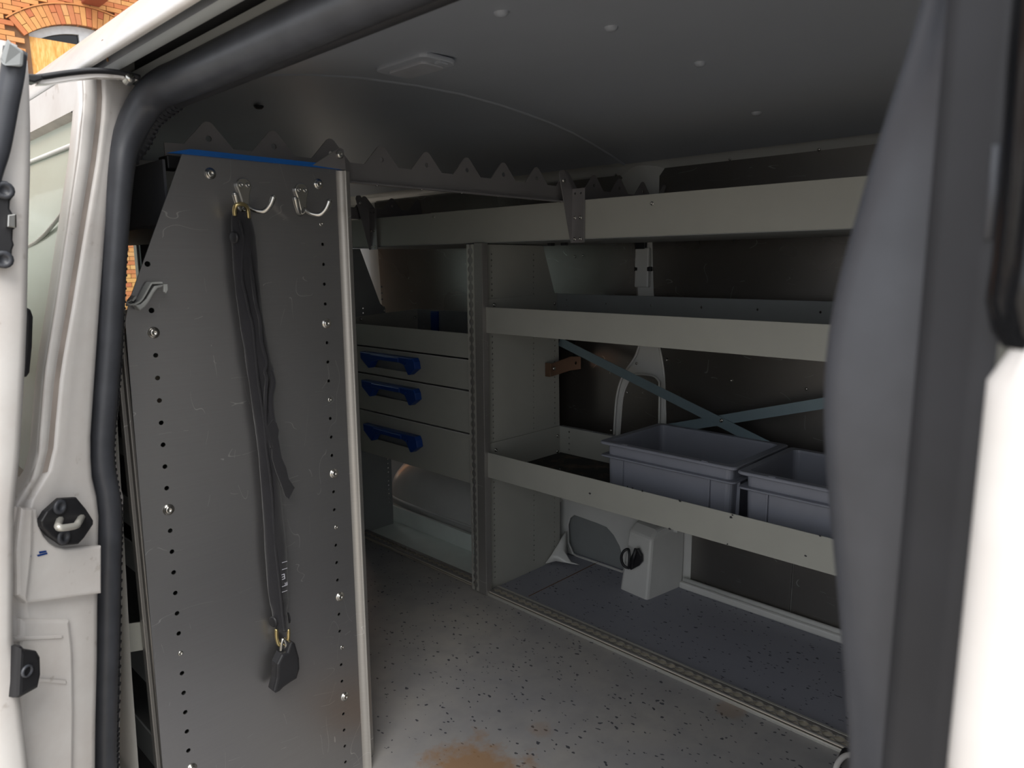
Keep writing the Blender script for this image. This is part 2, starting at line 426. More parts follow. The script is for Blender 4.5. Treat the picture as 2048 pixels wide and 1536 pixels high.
# pressed lower body panel with cut-out
cut = yz([(1150,1030),(1141,1036),(1137,1050),(1138,1085),(1147,1106),(1160,1116),(1232,1148),(1243,1147),(1248,1136),(1247,1118),(1240,1092),(1228,1070),(1214,1054),(1195,1046)], 1.85)
top = yz([(1128,1002),(1350,1062)], 1.85)
sheet('pressed_panel', [(1.56,-1.0),(1.10,-1.0),(1.10,-.80),(1.56,-.80)], [cut], 'x', 1.85, .008, MAT['rib'], wr, edge=.003)
sheet('back_panel', [(1.56,-1.0),(1.10,-1.0),(1.10,-.80),(1.56,-.80)], [], 'x', 1.872, .004, MAT['coat_dk'], wr)
loft('pressed_ledge', [[(1.846,y,-.81),(1.849,y,-.79),(1.858,y,-.77),(1.875,y,-.752),(1.905,y,-.745)] for y in (1.085,1.2,1.4,1.56)], MAT['rib'], wr)
loft('flare', [[aY(1131,1062,1.497),aY(1132,1080,1.49),aY(1134,1115,1.47)],[aY(1118,1085,1.500),aY(1124,1098,1.49),aY(1138,1118,1.45)],[aY(1104,1108,1.503),aY(1116,1112,1.49),aY(1142,1124,1.43)],[aY(1090,1127,1.505),aY(1112,1122,1.49),aY(1160,1130,1.40)]], MAT['rib'], wr, thick=.006)
# box pillar that carries the lashing eye
V = [(1.735,1.115,-1.0),(1.745,1.222,-1.0),(1.90,1.232,-1.0),(1.90,1.09,-1.0),(1.752,1.115,-.815),(1.760,1.205,-.81),(1.90,1.215,-.80),(1.90,1.09,-.80),(1.785,1.12,-.792),(1.79,1.20,-.788),(1.90,1.21,-.775),(1.90,1.095,-.775)]
F = [(0,1,5,4),(1,2,6,5),(2,3,7,6),(3,0,4,7),(4,5,9,8),(5,6,10,9),(6,7,11,10),(7,4,8,11),(8,9,10,11)]
tb = mk('box_pillar', V, F, MAT['rib'], wr, bevel=.008)
eye = empty('lashing_eye', (1.74, 1.18, -.90), 'black lashing ring on the white box pillar under the bottom shelf', 'lashing ring')
fr = (Vector((1.742, 0, 0)), Vector((0,1,0)), Vector((0,0,1)))
e0 = aX(1268, 1115, 1.742)
pl = [(aX(a, b, 1.742).y, aX(a, b, 1.742).z) for a, b in ((1273,1097),(1279,1095),(1287,1110),(1287,1122),(1281,1130),(1266,1138),(1261,1135),(1266,1110))]
sheet('eye_plate', pl, [], 'x', 1.736, .012, MAT['blackpl'], eye, edge=.003)
c = aX(1259, 1116, 1.735); ring = []
for k in range(24):
    a = 2*PI*k/24
    ring.append(Vector((c.x-.006-.010*abs(math.cos(a)), c.y+.019*math.cos(a)*(1 if math.cos(a) > 0 else .55), c.z+.030*math.sin(a))))
tube('ring', ring, .0042, MAT['blackpl'], eye, closed=True, n=8, refup=Vector((1,0,0)))
tube('hinge_pin', [aX(1272,1098,1.727), aX(1262,1134,1.727)], .006, MAT['blackpl'], eye, n=8)

# wheel arch under the drawers
rows = []
for k in range(25):
    t = .08+.92*k/24; y = 1.46+.98*t; s = max(0, 1-abs(2*t-1)**2.6)**.45
    rows.append([(1.90-(.245*math.sin(a)**.7)*(.35+.65*s), y, -1.0+.30*s*(math.cos(a)**.6 if math.cos(a) > 0 else 0)+.0) for a in [PI/2*j/12 for j in range(13)]])
wa = loft('wheel_arch', rows, MAT['rib'], wr)
for dz, k_ in ((.050,1.0),(.075,.985)):
    tube('arch_bead', catmull([(1.9-.2475*k_*(1-abs(2*t-1)**5)**.4, 1.45+1.0*t, -1.0+dz) for t in [.095+.905*i/24 for i in range(25)]], 2), .0055, MAT['rib'], wr, n=8)

# near side wall behind the pillar, rear doors, front bulkhead
wl = empty('wall_left', (.3, 2, -1), 'near side wall of the load bay behind the door pillar', kind='structure')
loft('body_panel', [[(x, y, z) for x, z in ((.30,-1.03),(.31,-.6),(.325,-.2),(.345,.0),(.36,.12),(.375,.19),(.40,.25),(.44,.30))] for y in (1.09,1.6,2.2,2.92)], MAT['rib'], wl)
wb = empty('wall_back', (1.05, 2.92, -1), 'rear doors of the van seen from inside, window in the left one, an added daylight gap in the right one', kind='structure')
hl, hr = rrect(.50, .992, -.155, .112, .03), rrect(1.11, 1.60, -.155, .112, .03)
sheet('door_lining', [(.25,-1.03),(1.92,-1.03),(1.92,.33),(1.4,.42),(.8,.42),(.25,.33)], [hl, [(1.75,-.92),(1.88,-.92),(1.88,.20),(1.75,.20)]], 'y', 2.93, .03, MAT['rib'], wb)  # slot in the right door is added to let daylight into the rear
w1 = sheet('glass_pane', rrect(.49,1.0,-.165,.12,.03), [], 'y', 2.95, .004, MAT['glass'], wb)
box('centre_post', .998, 1.10, 2.895, 2.915, -1.0, .20, MAT['blackpl'], wb, .004)
wf = sheet('wall_front', [(.34,-1.03),(1.92,-1.03),(1.92,.33),(1.4,.42),(.8,.42),(.40,.30)], [], 'y', -.03, .02, MAT['rib']); put(wf, 'grey bulkhead closing the load bay towards the cab', kind='structure')

# ================================================================ BODY AROUND THE SIDE DOOR
SK = [(.25,.292),(.207,.290),(.138,.278),(.051,.259),(-.049,.237),(-.124,.219),(-.231,.201),(-.250,.190),(-.273,.170),(-.31,.158),(-.40,.152),(-.70,.145),(-1.10,.145),(-1.35,.16)]
def onpl(k): return k*.865/(1-.55*k)
def skin(z): return onpl(interp(SK, z)/.98)
SO = [(.25,.384),(.225,.368),(.185,.351),(.133,.337),(.056,.322),(-.041,.306),(-.14,.29),(-.226,.276),(-.273,.274),(-.309,.279),(-.378,.271),(-.519,.256),(-.59,.247),(-.689,.236),(-1.05,.228)]
SI = [(.202,.390),(.181,.378),(.149,.367),(.09,.356),(-.009,.343),(-.11,.33),(-.177,.319),(-.245,.307),(-.287,.306),(-.324,.311),(-.388,.304),(-.519,.291),(-.709,.271),(-1.05,.262)]
so = lambda z: interp(SO, z); si = lambda z: interp(SI, z)
pil = empty('trim_1', (.25, 1.02, -1.1), 'white painted door pillar behind the side opening with grime on its seams', kind='structure')
zs = [.244-.0270*k for k in range(51)]
rows = []
def jy(x): return .975+.55*(x-.20)
for z in zs:
    s, o_ = skin(z), onpl(so(z)/1.05); e_ = o_+.006
    g = .012+.008*max(0, min(1, (z+.2)/.4))
    xs_ = [(s+.001,.045),(s-.001,.012),(s+.0005,.003),(s+.003,.0),(s+g-.003,.0),(s+g,.0035),(s+g+.006,.0040),(s+g+.009,.0005),(s+g+.012,-.0008),(s+g+.012+(o_-s-g-.018)*.3,.0),(s+g+.012+(o_-s-g-.018)*.65,.0),(o_-.006,.0),(o_,.002),(o_+.004,.010),(e_,.045)]
    rows.append([(x, jy(x)+d, z) for x, d in xs_])
jamb = loft('pillar_jamb', rows, MAT['white'], pil)
loft('seam_sealer', [[(skin(z)+g_+d, jy(skin(z)+g_+d)+.0030, z) for d in (-.0005,.003,.0062)] for z, g_ in [(z, .012+.008*max(0, min(1, (z+.2)/.4))) for z in zs[:19]]], MAT['dirtywhite'], pil)
# inner jamb flange seen beyond the seal low down
loft('inner_flange', [[(si(z)-.004, 1.07, z), (si(z)+.010, 1.085, z), (si(z)+.014, 1.12, z)] for z in zs], MAT['white'], pil)
# raised lower plate of the jamb
PN = Vector((.55, -1, 0)); P0 = Vector((.20, .975, 0))
U = Vector((1, .55, 0)).normalized()
def onjam(pts, off=0):
    p0 = P0+PN.normalized()*off; out = []
    for a, b in pts:
        q = aP(a, b, p0, PN)-p0; out.append((q.dot(U), q.z))
    return out, (p0, U, Vector((0,0,1)))
def jsheet(name, pts, off, t, mat, edge=.002, parent=None):
    o_, fr_ = onjam(pts, off); return sheet(name, o_, [], 'x', 0, t, mat, parent or pil, frame=fr_, edge=edge)
jsheet('lower_plate', [(20,1010),(36,1012),(38,1017),(66,1018),(68,1035),(72,1052),(80,1070),(92,1084),(106,1093),(125,1096),(165,1092),(196,1090),(196,1186),(120,1196),(46,1206),(30,1190),(20,1180)], .004, .014, MAT['white'], .004)
jsheet('plate_ridge', [(36,1014),(60,1016),(58,1100),(47,1204),(28,1190),(26,1100)], .012, .012, MAT['white'], .004)
jsheet('lower_ridge', [(20,1272),(122,1268),(124,1276),(22,1284)], .003, .010, MAT['white'], .004)
jsheet('lower_ridge', [(60,1352),(130,1360),(130,1368),(60,1362)], .003, .010, MAT['white'], .004)
jsheet('lower_panel', [(35,1236),(133,1238),(140,1300),(142,1420),(140,1560),(30,1560)], .0, .012, MAT['white'], .005)
# striker plate with its loop
st, fr_ = onjam([(117,996),(148,994),(168,1018),(182,1040),(182,1048),(164,1075),(152,1088),(122,1091),(95,1072),(78,1053),(76,1042),(88,1022)], .012)
stk = sheet('striker_plate', st, [], 'x', 0, .010, MAT['blackpl'], pil, frame=fr_, edge=.003); put(stk, 'black six-sided striker plate on white pillar')
nrm = PN.normalized()
def jp(a, b, off): p0 = P0+nrm*off; return aP(a, b, p0, PN)
for a, b in ((119,1014),(127,1074)):
    lathe('screw', [(.009,0),(.009,.002),(.0045,.003),(.0042,.001),(0,.001)], jp(a, b, .017), nrm, MAT['rubber'], stk)
tube('striker_loop', catmull([jp(120,1038,.014), jp(118,1045,.025), jp(116,1052,.036), jp(122,1056,.040), jp(150,1052,.040), jp(156,1046,.036), jp(160,1040,.025), jp(163,1034,.014)], 4), .0042, MAT['track'], stk, n=8)
for k, pts in enumerate(([(57,1107),(61,1105),(62,1114),(58,1115)], [(74,1110),(94,1105),(95,1108),(76,1113)], [(78,1103),(92,1101),(93,1104),(79,1107)])):
    jsheet('ink_mark', pts, .0115, .0006, MAT['blue'], 0)
# black stop buffer low on the pillar
bf, fr_ = onjam([(15,1290),(24,1288),(30,1294),(54,1298),(61,1310),(62,1345),(56,1372),(20,1392),(10,1392)], .03)
bfo = sheet('stop_buffer', bf, [], 'x', 0, .034, MAT['blackpl'], pil, frame=fr_, edge=.006)
lathe('buffer_hole', [(.007,0),(.007,.002),(.005,.003),(.005,-.001),(0,-.001)], jp(53,1342,.047), nrm, MAT['rubber'], bfo)

# outer side panel behind the pillar, with its window-shaped inset
sd = empty('trim_2', (.2, 1.9, -1.3), 'white outer side panel behind the door pillar with a pale greenish inset', kind='structure')
def srow(y, zz, d=0): return [(skin(z)+d, max(y, jy(skin(z))+.002+(.03 if y > 1.0 else 0)), z) for z in zz]
ztop = [.245,.215,.20]; zin = [.20-.0265*k for k in range(17)]; zlow = [-.25,-.30,-.5,-.8,-1.1,-1.35]
ys = [1.01,1.08,1.3,1.8,2.4,3.0]
loft('side_skin', [srow(y, ztop) for y in ys], MAT['white'], sd)
loft('side_skin', [srow(y, zlow) for y in ys], MAT['white'], sd)
loft('side_skin', [srow(y, ztop+zin+zlow) for y in (0.0,1.01)], MAT['white'], sd)
loft('inset_edge', [[(skin(.20)+k, y, .20-k*.5) for y in (1.085,1.3,1.8,2.4,3.0)] for k in (0,.006,.014)], MAT['dirtywhite'], sd)
loft('side_inset', [srow(y, zin+[-.25], .012) for y in (1.01,1.08,1.3,1.8,2.4,3.0)], MAT['tint'], sd)
tube('inset_bead', [(skin(.16)+.010, y, .160) for y in (1.05,2,3)], .003, MAT['white'], sd)
tube('inset_bead', catmull([(skin(.06)+.010, 1.04, .085),(skin(.05)+.010, 1.10, .06),(skin(.04)+.010, 1.25, .03),(skin(.03)+.010, 1.6, .01)], 4), .0025, MAT['white'], sd)

# roof skin, gutter, door rail: one section swept along the van
rf = empty('trim_3', (.35, .8, .25), 'white roof edge and dark sliding rail above the side opening', kind='structure')
def yloft(name, prof, y0, y1, mat, parent, n=10): return loft(name, [[(x, y0+(y1-y0)*k/n, z) for x, z in prof] for k in range(n+1)], mat, parent)
yloft('roof_skin', [(1.9,.40),(1.7,.455),(1.4,.49),(1.1,.50),(.8,.485),(.6,.452),(.48,.41),(.41,.366),(.365,.325),(.342,.300),(.328,.282),(.318,.266),(.3145,.2545),(.318,.251),(.324,.252)], -1.2, 3.0, MAT['white'], rf, 14)
yloft('gutter', [(.324,.254),(.327,.262),(.331,.262),(.333,.250),(.338,.2445),(.346,.247)], -1.2, 1.12, MAT['rubber'], rf)
yloft('rail_lip', [(.333,.250),(.338,.2415),(.345,.246),(.352,.256),(.356,.268)], -1.2, 1.06, MAT['coat_dk'], rf)
yloft('rail_channel', [(.350,.252),(.350,.285),(.392,.285),(.392,.262),(.386,.258)], -1.2, 1.10, MAT['darkin'], rf)
yloft('rail_track', [(.366,.285),(.366,.270),(.372,.268),(.378,.272)], -1.2, 1.04, MAT['coat_dk'], rf)
yloft('header', [(.383,.262),(.387,.25),(.395,.235),(.41,.232),(.43,.262),(.46,.30)], -.05, 1.12, MAT['coat_dk'], rf)
sheet('rail_end', [(.312,.235),(.318,.252),(.350,.285),(.40,.285),(.392,.215),(.365,.19),(.34,.19)], [], 'y', 1.098, .004, MAT['coat_dk'], rf)
md = empty('mud_dab', aX(212,98,.326), 'small dried brown mud nest stuck under the roof edge seam', 'mud')
b = bmesh.new(); bmesh.ops.create_icosphere(b, subdivisions=2, radius=.006)
mc = aX(212,98,.325)
mk('mud', [mc+Vector((v.co.x, v.co.y*1.2, v.co.z*1.5))*(1+.3*math.sin(v.co.x*900+v.co.z*700)) for v in b.verts], [tuple(q.index for q in p.verts) for p in b.faces], MAT['dirt'], md, smooth=True)
tube('mud_tail', [mc+Vector((0,0,-.004)), mc+Vector((.001,.001,-.014))], .0012, MAT['dirt'], md, n=6)
b.free()

# rubber door seal: along the rail, round the corner, down the pillar
seal = empty('trim_4', (.3, 1.05, -1), 'black rubber seal round the side door opening with a ribbed inner lip', kind='structure')
def mid(z, k): return so(z)+(si(z)-so(z))*k
dn = [.13,.09,.03,-.04,-.11,-.18,-.235,-.27,-.30,-.34,-.40,-.50,-.60,-.72,-.9,-1.02]
path = [Vector((.397, y, .2335)) for y in (-.25,.1,.3,.5,.7,.85,.95)]+[Vector((.394,1.01,.232)), Vector((.384,1.04,.218)), Vector((.369,1.052,.19)), Vector((.356,1.055,.16))]+[Vector((mid(z,.40), 1.052, z)) for z in dn]
path = catmull(path, 5)
tube('seal_bulb', path, .0245, MAT['rubber'], seal, n=16, refup=Vector((1,.0,.0)), scale=[1.0 if p.y < .9 else (1.0-.22*min(1,(.235-p.z)/.1)) if p.z > .12 else .78 for p in path], rb=.0215)
inner = [Vector((.413, y, .218)) for y in (-.25,.3,.7,.95)]+[Vector((.409,1.01,.214)), Vector((.396,1.05,.196)), Vector((.383,1.062,.168))]+[Vector((mid(z,1.0)-.007, 1.062, z)) for z in dn]
inner = catmull(inner, 4)
tube('seal_lip', inner, .009, MAT['rubrib'], seal, n=8, refup=Vector((1,0,0)))
V, F = [], []
dense = catmull(inner[::2], 8)
acc = 0; last = dense[0]
for p, q in zip(dense, dense[1:]):
    acc += (q-p).length
    if acc > .0075 and p.z < .215:
        acc = 0; t = (q-p).normalized(); s = t.cross(Vector((1,0,0))).normalized(); n_ = Vector((1,0,0))-t*t.x; n_.normalize(); s = t.cross(n_)
        for du in (-.0016,.0016):
            for k in range(6):
                a = 2*PI*k/6; V.append(p+t*du+(n_*math.cos(a)+s*math.sin(a))*.0105)
        m0 = len(V)-12
        for k in range(6): F.append((m0+k, m0+(k+1) % 6, m0+6+(k+1) % 6, m0+6+k))
        F.append(tuple(m0+k for k in range(6))); F.append(tuple(m0+6+k for k in range(6)))
put(mk('seal_ribs', V, F, MAT['rubrib'], seal), kind='stuff')

# ---------------------------------------------------------------- open sliding door at the far left
DI = [(.30,.222),(.24,.232),(.18,.2305),(.10,.222),(.04,.214),(-.05,.203),(-.12,.193),(-.20,.180),(-.26,.168),(-.40,.152),(-.56,.150),(-.9,.15),(-1.3,.16)]
di = lambda z: interp(DI, z)*.945
door = empty('door_1', (.15, .92, -1.3), 'open white side door slid back along the van, its leading edge with black lock', kind='structure')
zz = [.226,.222,.212,.195,.15,.10,.05,0,-.05,-.1,-.15,-.2,-.26,-.32,-.4,-.5,-.6,-.8,-1.0,-1.3]
rows = []
for z in zz:
    x = di(z); k = 0 if z < .22 else .008
    rows.append([(x-.07-k,1.9,z),(x-.07-k,.91,z),(x-.062-k,.90,z),(x-.03-k,.894,z),(x-.008-k,.898,z),(x-k,.905,z),(x+.001-k,.915,z),(x-k,.95,z),(x-.02-k,1.0,z),(x-.02-k,1.9,z)])
loft('door_shell', rows, MAT['white'], door)
sp = catmull([aY(31,100,.885), aY(25,150,.885), aY(14,205,.885), aY(-3,294,.885), aY(-20,349,.885), aY(-60,500,.885), aY(-110,800,.885)], 4)
tube('edge_seal', sp, .0105, MAT['rubber'], door, n=12, refup=Vector((0,1,0)), rb=.009)
mk('seal_cap', [aY(0,118,.88), aY(15,76,.88), aY(24,88,.872), aY(48,102,.872), aY(46,135,.87), aY(4,130,.87), aY(0,118,.90), aY(15,76,.90), aY(24,88,.90), aY(48,102,.90), aY(46,135,.90), aY(4,130,.90)], [(0,1,2,3,4,5),(6,7,8,9,10,11),(0,1,7,6),(1,2,8,7),(2,3,9,8),(3,4,10,9),(4,5,11,10),(5,0,6,11)], MAT['coat_dk'], door, bevel=.003)
lk = [(-30,360),(12,363),(24,375),(26,392),(18,402),(17,418),(24,430),(31,430),(31,455),(24,460),(23,480),(26,490),(22,500),(21,520),(14,534),(-30,538)]
def ysh(name, pts, y, t, mat, parent, edge=.001): return sheet(name, [(aY(a, b_, y).x, aY(a, b_, y).z) for a, b_ in pts], [], 'y', y, t, mat, parent, edge=edge)
lock = ysh('door_lock', lk, .890, .012, MAT['blackpl'], door, .002)
for a, b_ in ((8,381),(6,519)): lathe('screw', [(.009,0),(.009,.003),(.005,.004),(.004,.001),(0,.001)], aY(a, b_, .884), (0,-1,0), MAT['rubber'], lock)
ysh('latch_tongue', [(14,430),(30,428),(30,456),(13,454)], .880, .008, MAT['steel'], lock)
hd = ysh('stop_block', [(10,612),(42,612),(52,618),(57,632),(55,690),(50,742),(44,750),(10,753)], 1.0, .05, MAT['blackpl'], door, .005)
# roller arm linking door and rail
arm = empty('roller_arm', aY(160,150,1.0), 'white and black guide arm joining the open side door to the roof rail', 'door arm')
au = [(75,158),(130,150),(185,146),(235,149),(272,157)]; al = [(272,162),(235,158),(190,157),(140,163),(95,170),(72,171)]
ysh('arm_web', au+al, .995, .012, MAT['white'], arm, .001)
tube('arm_top', catmull([aY(a, b_, .99) for a, b_ in ((48,152),(75,155),(130,147),(185,142),(235,145),(278,155))], 4), .0058, MAT['blackpl'], arm, n=8, refup=Vector((0,0,1)), rb=.0036)
ysh('arm_foot', [(42,150),(80,152),(82,162),(66,168),(42,164)], .985, .02, MAT['blackpl'], arm, .002)
lathe('roller_pin', [(0,.003),(.005,.003),(.006,0),(.006,-.01)], aY(260,156,.985), (0,-1,.2), MAT['steel'], arm)

# ---------------------------------------------------------------- front door pillar at the far right, close to the lens
YT = [(.16,.066),(.08,.073),(.066,.077),(.043,.083),(.011,.09),(-.013,.095),(-.034,.0965),(-.05,.0957),(-.067,.0945),(-.104,.0885),(-.141,.083),(-.186,.077),(-.30,.072),(-1.1,.07)]
yt = lambda z: interp(YT, z)
bp = empty('trim_5', (.25, .06, -1), 'dark grey pillar cover in front of the side opening, bulging at mid height', kind='structure')
zz = [.26,.2,.15,.11]+[.09-.0095*k for k in range(32)]+[-.24,-.3,-.4,-.6,-.8,-1.05]
ztb = [(z, yt(z)) for z in zz]
sm = []
for i, z in enumerate(zz):
    q = [yt(z+d) for d in (-.02,-.012,-.006,0,.006,.012,.02)]; sm.append(sum(q)/7)
rows = [[(.345,y_-.005,z),(.32,y_+.000,z),(.30,y_+.003,z),(.275,y_+.002,z),(.2655,y_+.0012,z),(.260,y_-.0005,z),(.2565,y_-.004,z),(.2535,y_-.009,z),(.2500,y_*.5+.030-.002,z),(.2455,.0605,z),(.2440,.0585,z)] for z, y_ in zip(zz, sm)]
loft('pillar_cover', rows, MAT['rubber'], bp)
loft('pillar_seal', [[(.2440,.0585,z),(.2435,.0600,z),(.2410,.0615,z),(.2365,.0600,z),(.2335,.0555,z),(.2310,.0490,z),(.2280,.0455,z),(.2262,.0420,z),(.2262,.0385,z)] for z in zz], MAT['rubrib'], bp)
fd = empty('door_2', (.2, -.4, -1.3), 'closed white front door with dark window surround', kind='structure')
zz2 = [-.019-.012*k for k in range(22)]+[-.32,-.5,-.8,-1.3]
rows = []
for z in zz2:
    k = .006*max(0, 1-(-.019-z)/.012)
    rows.append([(.236,.0375-k,z),(.2262,.0400-k,z),(.2225,.0395-k,z),(.2195,.0375-k,z),(.2170,.034-k,z),(.2160,.030,z),(.2150,.0,z),(.2145,-.1,z),(.213,-.4,z),(.215,-1.1,z)])
loft('door_skin', rows, MAT['white'], fd)
loft('window_surround', [[(.236,.0405,z),(.2262,.0425-q,z),(.2225,.0415-q,z),(.2190,.038-q,z),(.2165,.034-q,z),(.2155,.0335-q,z),(.222,.02,z),(.223,-.05,z),(.226,-.4,z),(.232,-1.1,z)] for z, q in ((-.022,.005),(-.018,.002),(-.010,.0),(0,.0005),(.02,.0005),(.05,-.0005),(.1,-.001),(.2,-.002),(.26,-.003))], MAT['blackglass'], fd)
tube('window_bead', [(.2270,.0430,.03),(.2275,.0430,.018),(.2270,.0430,.006)], .0016, MAT['rubber'], fd, n=8)

# small loop on the step, lower right
lp = empty('grab_loop', aZ(1690,1530,-.98), 'small cream plastic loop with a dark clip by the door step', 'loop')
q0 = aZ(1690,1536,-.97)
tube('loop', catmull([aZ(1668,1552,-.985), aZ(1674,1530,-.975), aZ(1684,1516,-.97), aZ(1697,1510,-.97), aZ(1712,1512,-.97), aZ(1722,1530,-.975)], 5), .0055, MAT['white'], lp, n=10)
tube('clip', catmull([aZ(1678,1528,-.992), aZ(1684,1508,-.992), aZ(1690,1500,-.990), aZ(1702,1501,-.990)], 4), .0045, MAT['blackpl'], lp, n=8)

# ================================================================ NEAR SHELVING UNIT (the tall panel)
YP = 1.12
unit = empty('shelving_unit', (.55, YP, -1), 'near shelving unit, its tall aluminium end panel facing the door opening', 'shelving')
holesL, holesR = [], []
scr, rivs = [], []
for k in range(0, 26):
    z = -.129*.9405/.9405-.0343*k
    if k in (7, 20): scr.append((.393, z)); continue
    if k == 14: rivs.append((.392, z)); holesL.append((.3925, z)); continue
    holesL.append((.3945-.0002*k, z))
for k in range(0, 31):
    z = .073-.0345*k
    if k in (5, 13, 20, 26): scr.append((.6865, z)); continue
    if k in (0, 9, 16, 23): rivs.append((.686, z)); continue
    holesR.append((.687-.0002*k, z))
scr += [(.394,-.095), (.497,.142), (.684,.140)]
def pp(a, b_): p = aY(a, b_, YP); return (p.x, p.z)
out = [pp(365,307), pp(683,341), (.733,.15), (.733,-1.0), (.345,-1.0), pp(325,1536), pp(250,640), pp(259,608)]
out = [(.457,.1675), (.722,.1675), (.722,-1.0), (.345,-1.0), (.3495,-.79), (.357,-.077), (.364,-.049)]
hol = [circ(u, v, .0037, 10) for u, v in holesL]+[circ(u, v, .0030, 10) for u, v in holesR]+[circ(*pp(303,621), .0042, 10), circ(*pp(295,528), .0042, 10)]
panel = sheet('side_panel', out, hol, 'y', YP+.001, .002, MAT['alu'], unit)
loft('folded_edge', [[(.720+.012*math.sin(a), YP-.012*(1-math.cos(a)), z) for a in [PI/2*.85*j/8 for j in range(9)]]+[(.7335, YP-.012, z), (.7345, YP-.008, z), (.7345, YP+.03, z)] for z in (.1655,-.2,-.6,-1.0)], MAT['edge'], unit)
box('corner_post', .740, .762, YP+.020, YP+.045, -1.0, .170, MAT['alu_post'], unit, .002)
for u, v in scr:
    s_ = lathe('screw', [(.0088,0),(.0088,.0012),(.0064,.0014),(.0062,.0024),(.0050,.0042),(.0026,.0050),(.0022,.0032),(0,.0032)], (u, YP, v), (0,-1,0), MAT['steel'], unit, 16)
for u, v in rivs:
    lathe('rivet', [(.0042,0),(.0038,.0011),(.0017,.0014),(.0014,.0004),(0,.0004)], (u, YP, v), (0,-1,0), MAT['steel'], unit, 12)
et = sheet('edge_trim', [(.435,.166),(.468,.1745),(.733,.1745),(.735,.1675),(.458,.1665)], [], 'y', YP-.001, .008, MAT['bluetrim'], unit); put(et, 'thin bright blue trim strip along the top edge')
box('hole_light_block', .660, .733, 1.142, 1.144, -1.0, .165, MAT['alu'], unit)  # unseen strip added behind the holes to stop light showing through
boxes('edge_profile', [(.350,.356,1.148,1.162,-1.0,-.088),(.357,.362,1.142,1.160,-1.0,-.088),(.364,.373,1.145,1.160,-1.0,-.088)], MAT['alu_post'], unit, .001)
# far end panel, top box, shelves
sheet('side_panel', [(.73,-.128),(.73,-1.0),(.36,-1.0),(.364,-.128)], [circ(.40,-.15-.0343*k,.004,8) for k in range(24)], 'y', 2.20, .002, MAT['alu'], unit)
sh = boxes('top_shelf', [(.44,.73,1.145,2.195,.062,.066),(.437,.441,1.145,2.195,.066,.160),(.727,.731,1.145,2.195,.066,.160)], MAT['board'], unit)
box('shelf_back', .366, .370, 1.17, 2.19, -.20, -.105, MAT['coat'], unit)
for z, d in ((-.235,.04),(-.30,.03),(-.42,.05),(-.50,.05),(-.70,.07),(-.86,.06)):
    boxes('shelf', [(.375,.73,1.15,2.19,z,z+.003),(.372,.375,1.15,2.19,z,z+d),(.728,.731,1.15,2.19,z,z+d)], MAT['coat_dk'], unit)
sheet('side_cheek', [(.330,-.553),(.372,-.563),(.372,-.61),(.326,-.60)], [], 'y', 1.17, .003, MAT['coat'], unit)
for z in (-.34, -.46):
    tube('cable_clip', catmull([(.372,1.17,z),(.366,1.165,z-.012),(.372,1.162,z-.024),(.380,1.165,z-.028)], 4), .0015, MAT['greypl'], unit, n=6)

# coat hooks
def hook(x, z, label):
    h = empty('coat_hook', (x, YP, z), label, 'coat hook', 'twin-prong coat hooks screwed to the aluminium end panel')
    o_ = [(x+.0125*math.cos(a), z+.0125*math.sin(a)) for a in [PI*k/10-.2 for k in range(0, 12)]]+[(x-.0085,z-.012),(x-.003,z-.036),(x+.006,z-.036),(x+.009,z-.012)]
    sheet('hook_plate', o_, [], 'y', YP-.0025, .005, MAT['steel'], h, edge=.0018)
    for d in (-.0052,.0058): lathe('screw', [(.0042,0),(.0040,.0012),(.0022,.0022),(.0016,.0008),(0,.0008)], (x+d, YP-.005, z+.001), (0,-1,0), MAT['steel'], h, 12)
    for s_ in (1, -1):
        P = [(x+.002,YP-.004,z-.030),(x+.002+.008*s_,YP-.012,z-.0375),(x+.002+.019*s_,YP-.022,z-.0395),(x+.002+.027*s_,YP-.030,z-.030),(x+.002+.032*s_,YP-.034,z-.016)]
        tube('prong', catmull(P, 5), .0040, MAT['steel'], h, n=10, refup=Vector((0,1,0)), scale=[.8+.45*k/20 for k in range(21)])
        lathe('prong_tip', [(0,.0030),(.0026,.0022),(.0040,0),(.0030,-.0025)], P[-1], (0,-.1,1), MAT['steel'], h, 10)
    return h
p1 = aY(485.5, 372, YP); p2 = aY(601, 381.5, YP)
hook(p1.x, p1.z, 'steel coat hook holding the black chain sleeve by its brass link')
hook(p2.x, p2.z, 'empty steel coat hook near the right edge of the panel')
# grey clip on the slanted corner
ck = empty('cable_holder', aY(290,590,YP), 'grey plastic clip hooked over the slanted left corner of the aluminium panel', 'clip')
Pk = catmull([aY(268,592,YP-.006), aY(258,606,YP-.006), aY(270,606,YP-.012), aY(281,596,YP-.012), aY(297,568,YP-.014), aY(303,566,YP-.014), aY(320,565,YP-.014)], 3)
V, F = sweepvf(Pk, [(-.0012,-.010),(.0012,-.010),(.0012,.010),(-.0012,.010)], Vector((0,1,0)))
mk('clip_band', V, F, MAT['greypl'], ck)
sheet('clip_body', [pp(a, b_) for a, b_ in ((259,609),(271,607),(282,597),(298,571),(319,568),(319,572),(305,576),(297,586),(288,602),(280,613),(270,620))], [], 'y', YP-.013, .018, MAT['greypl'], ck, edge=.002)
sheet('clip_tab', [pp(a, b_) for a, b_ in ((314,568),(322,568),(323,580),(319,586),(314,583))], [], 'y', YP-.024, .004, MAT['greypl'], ck, edge=.001)

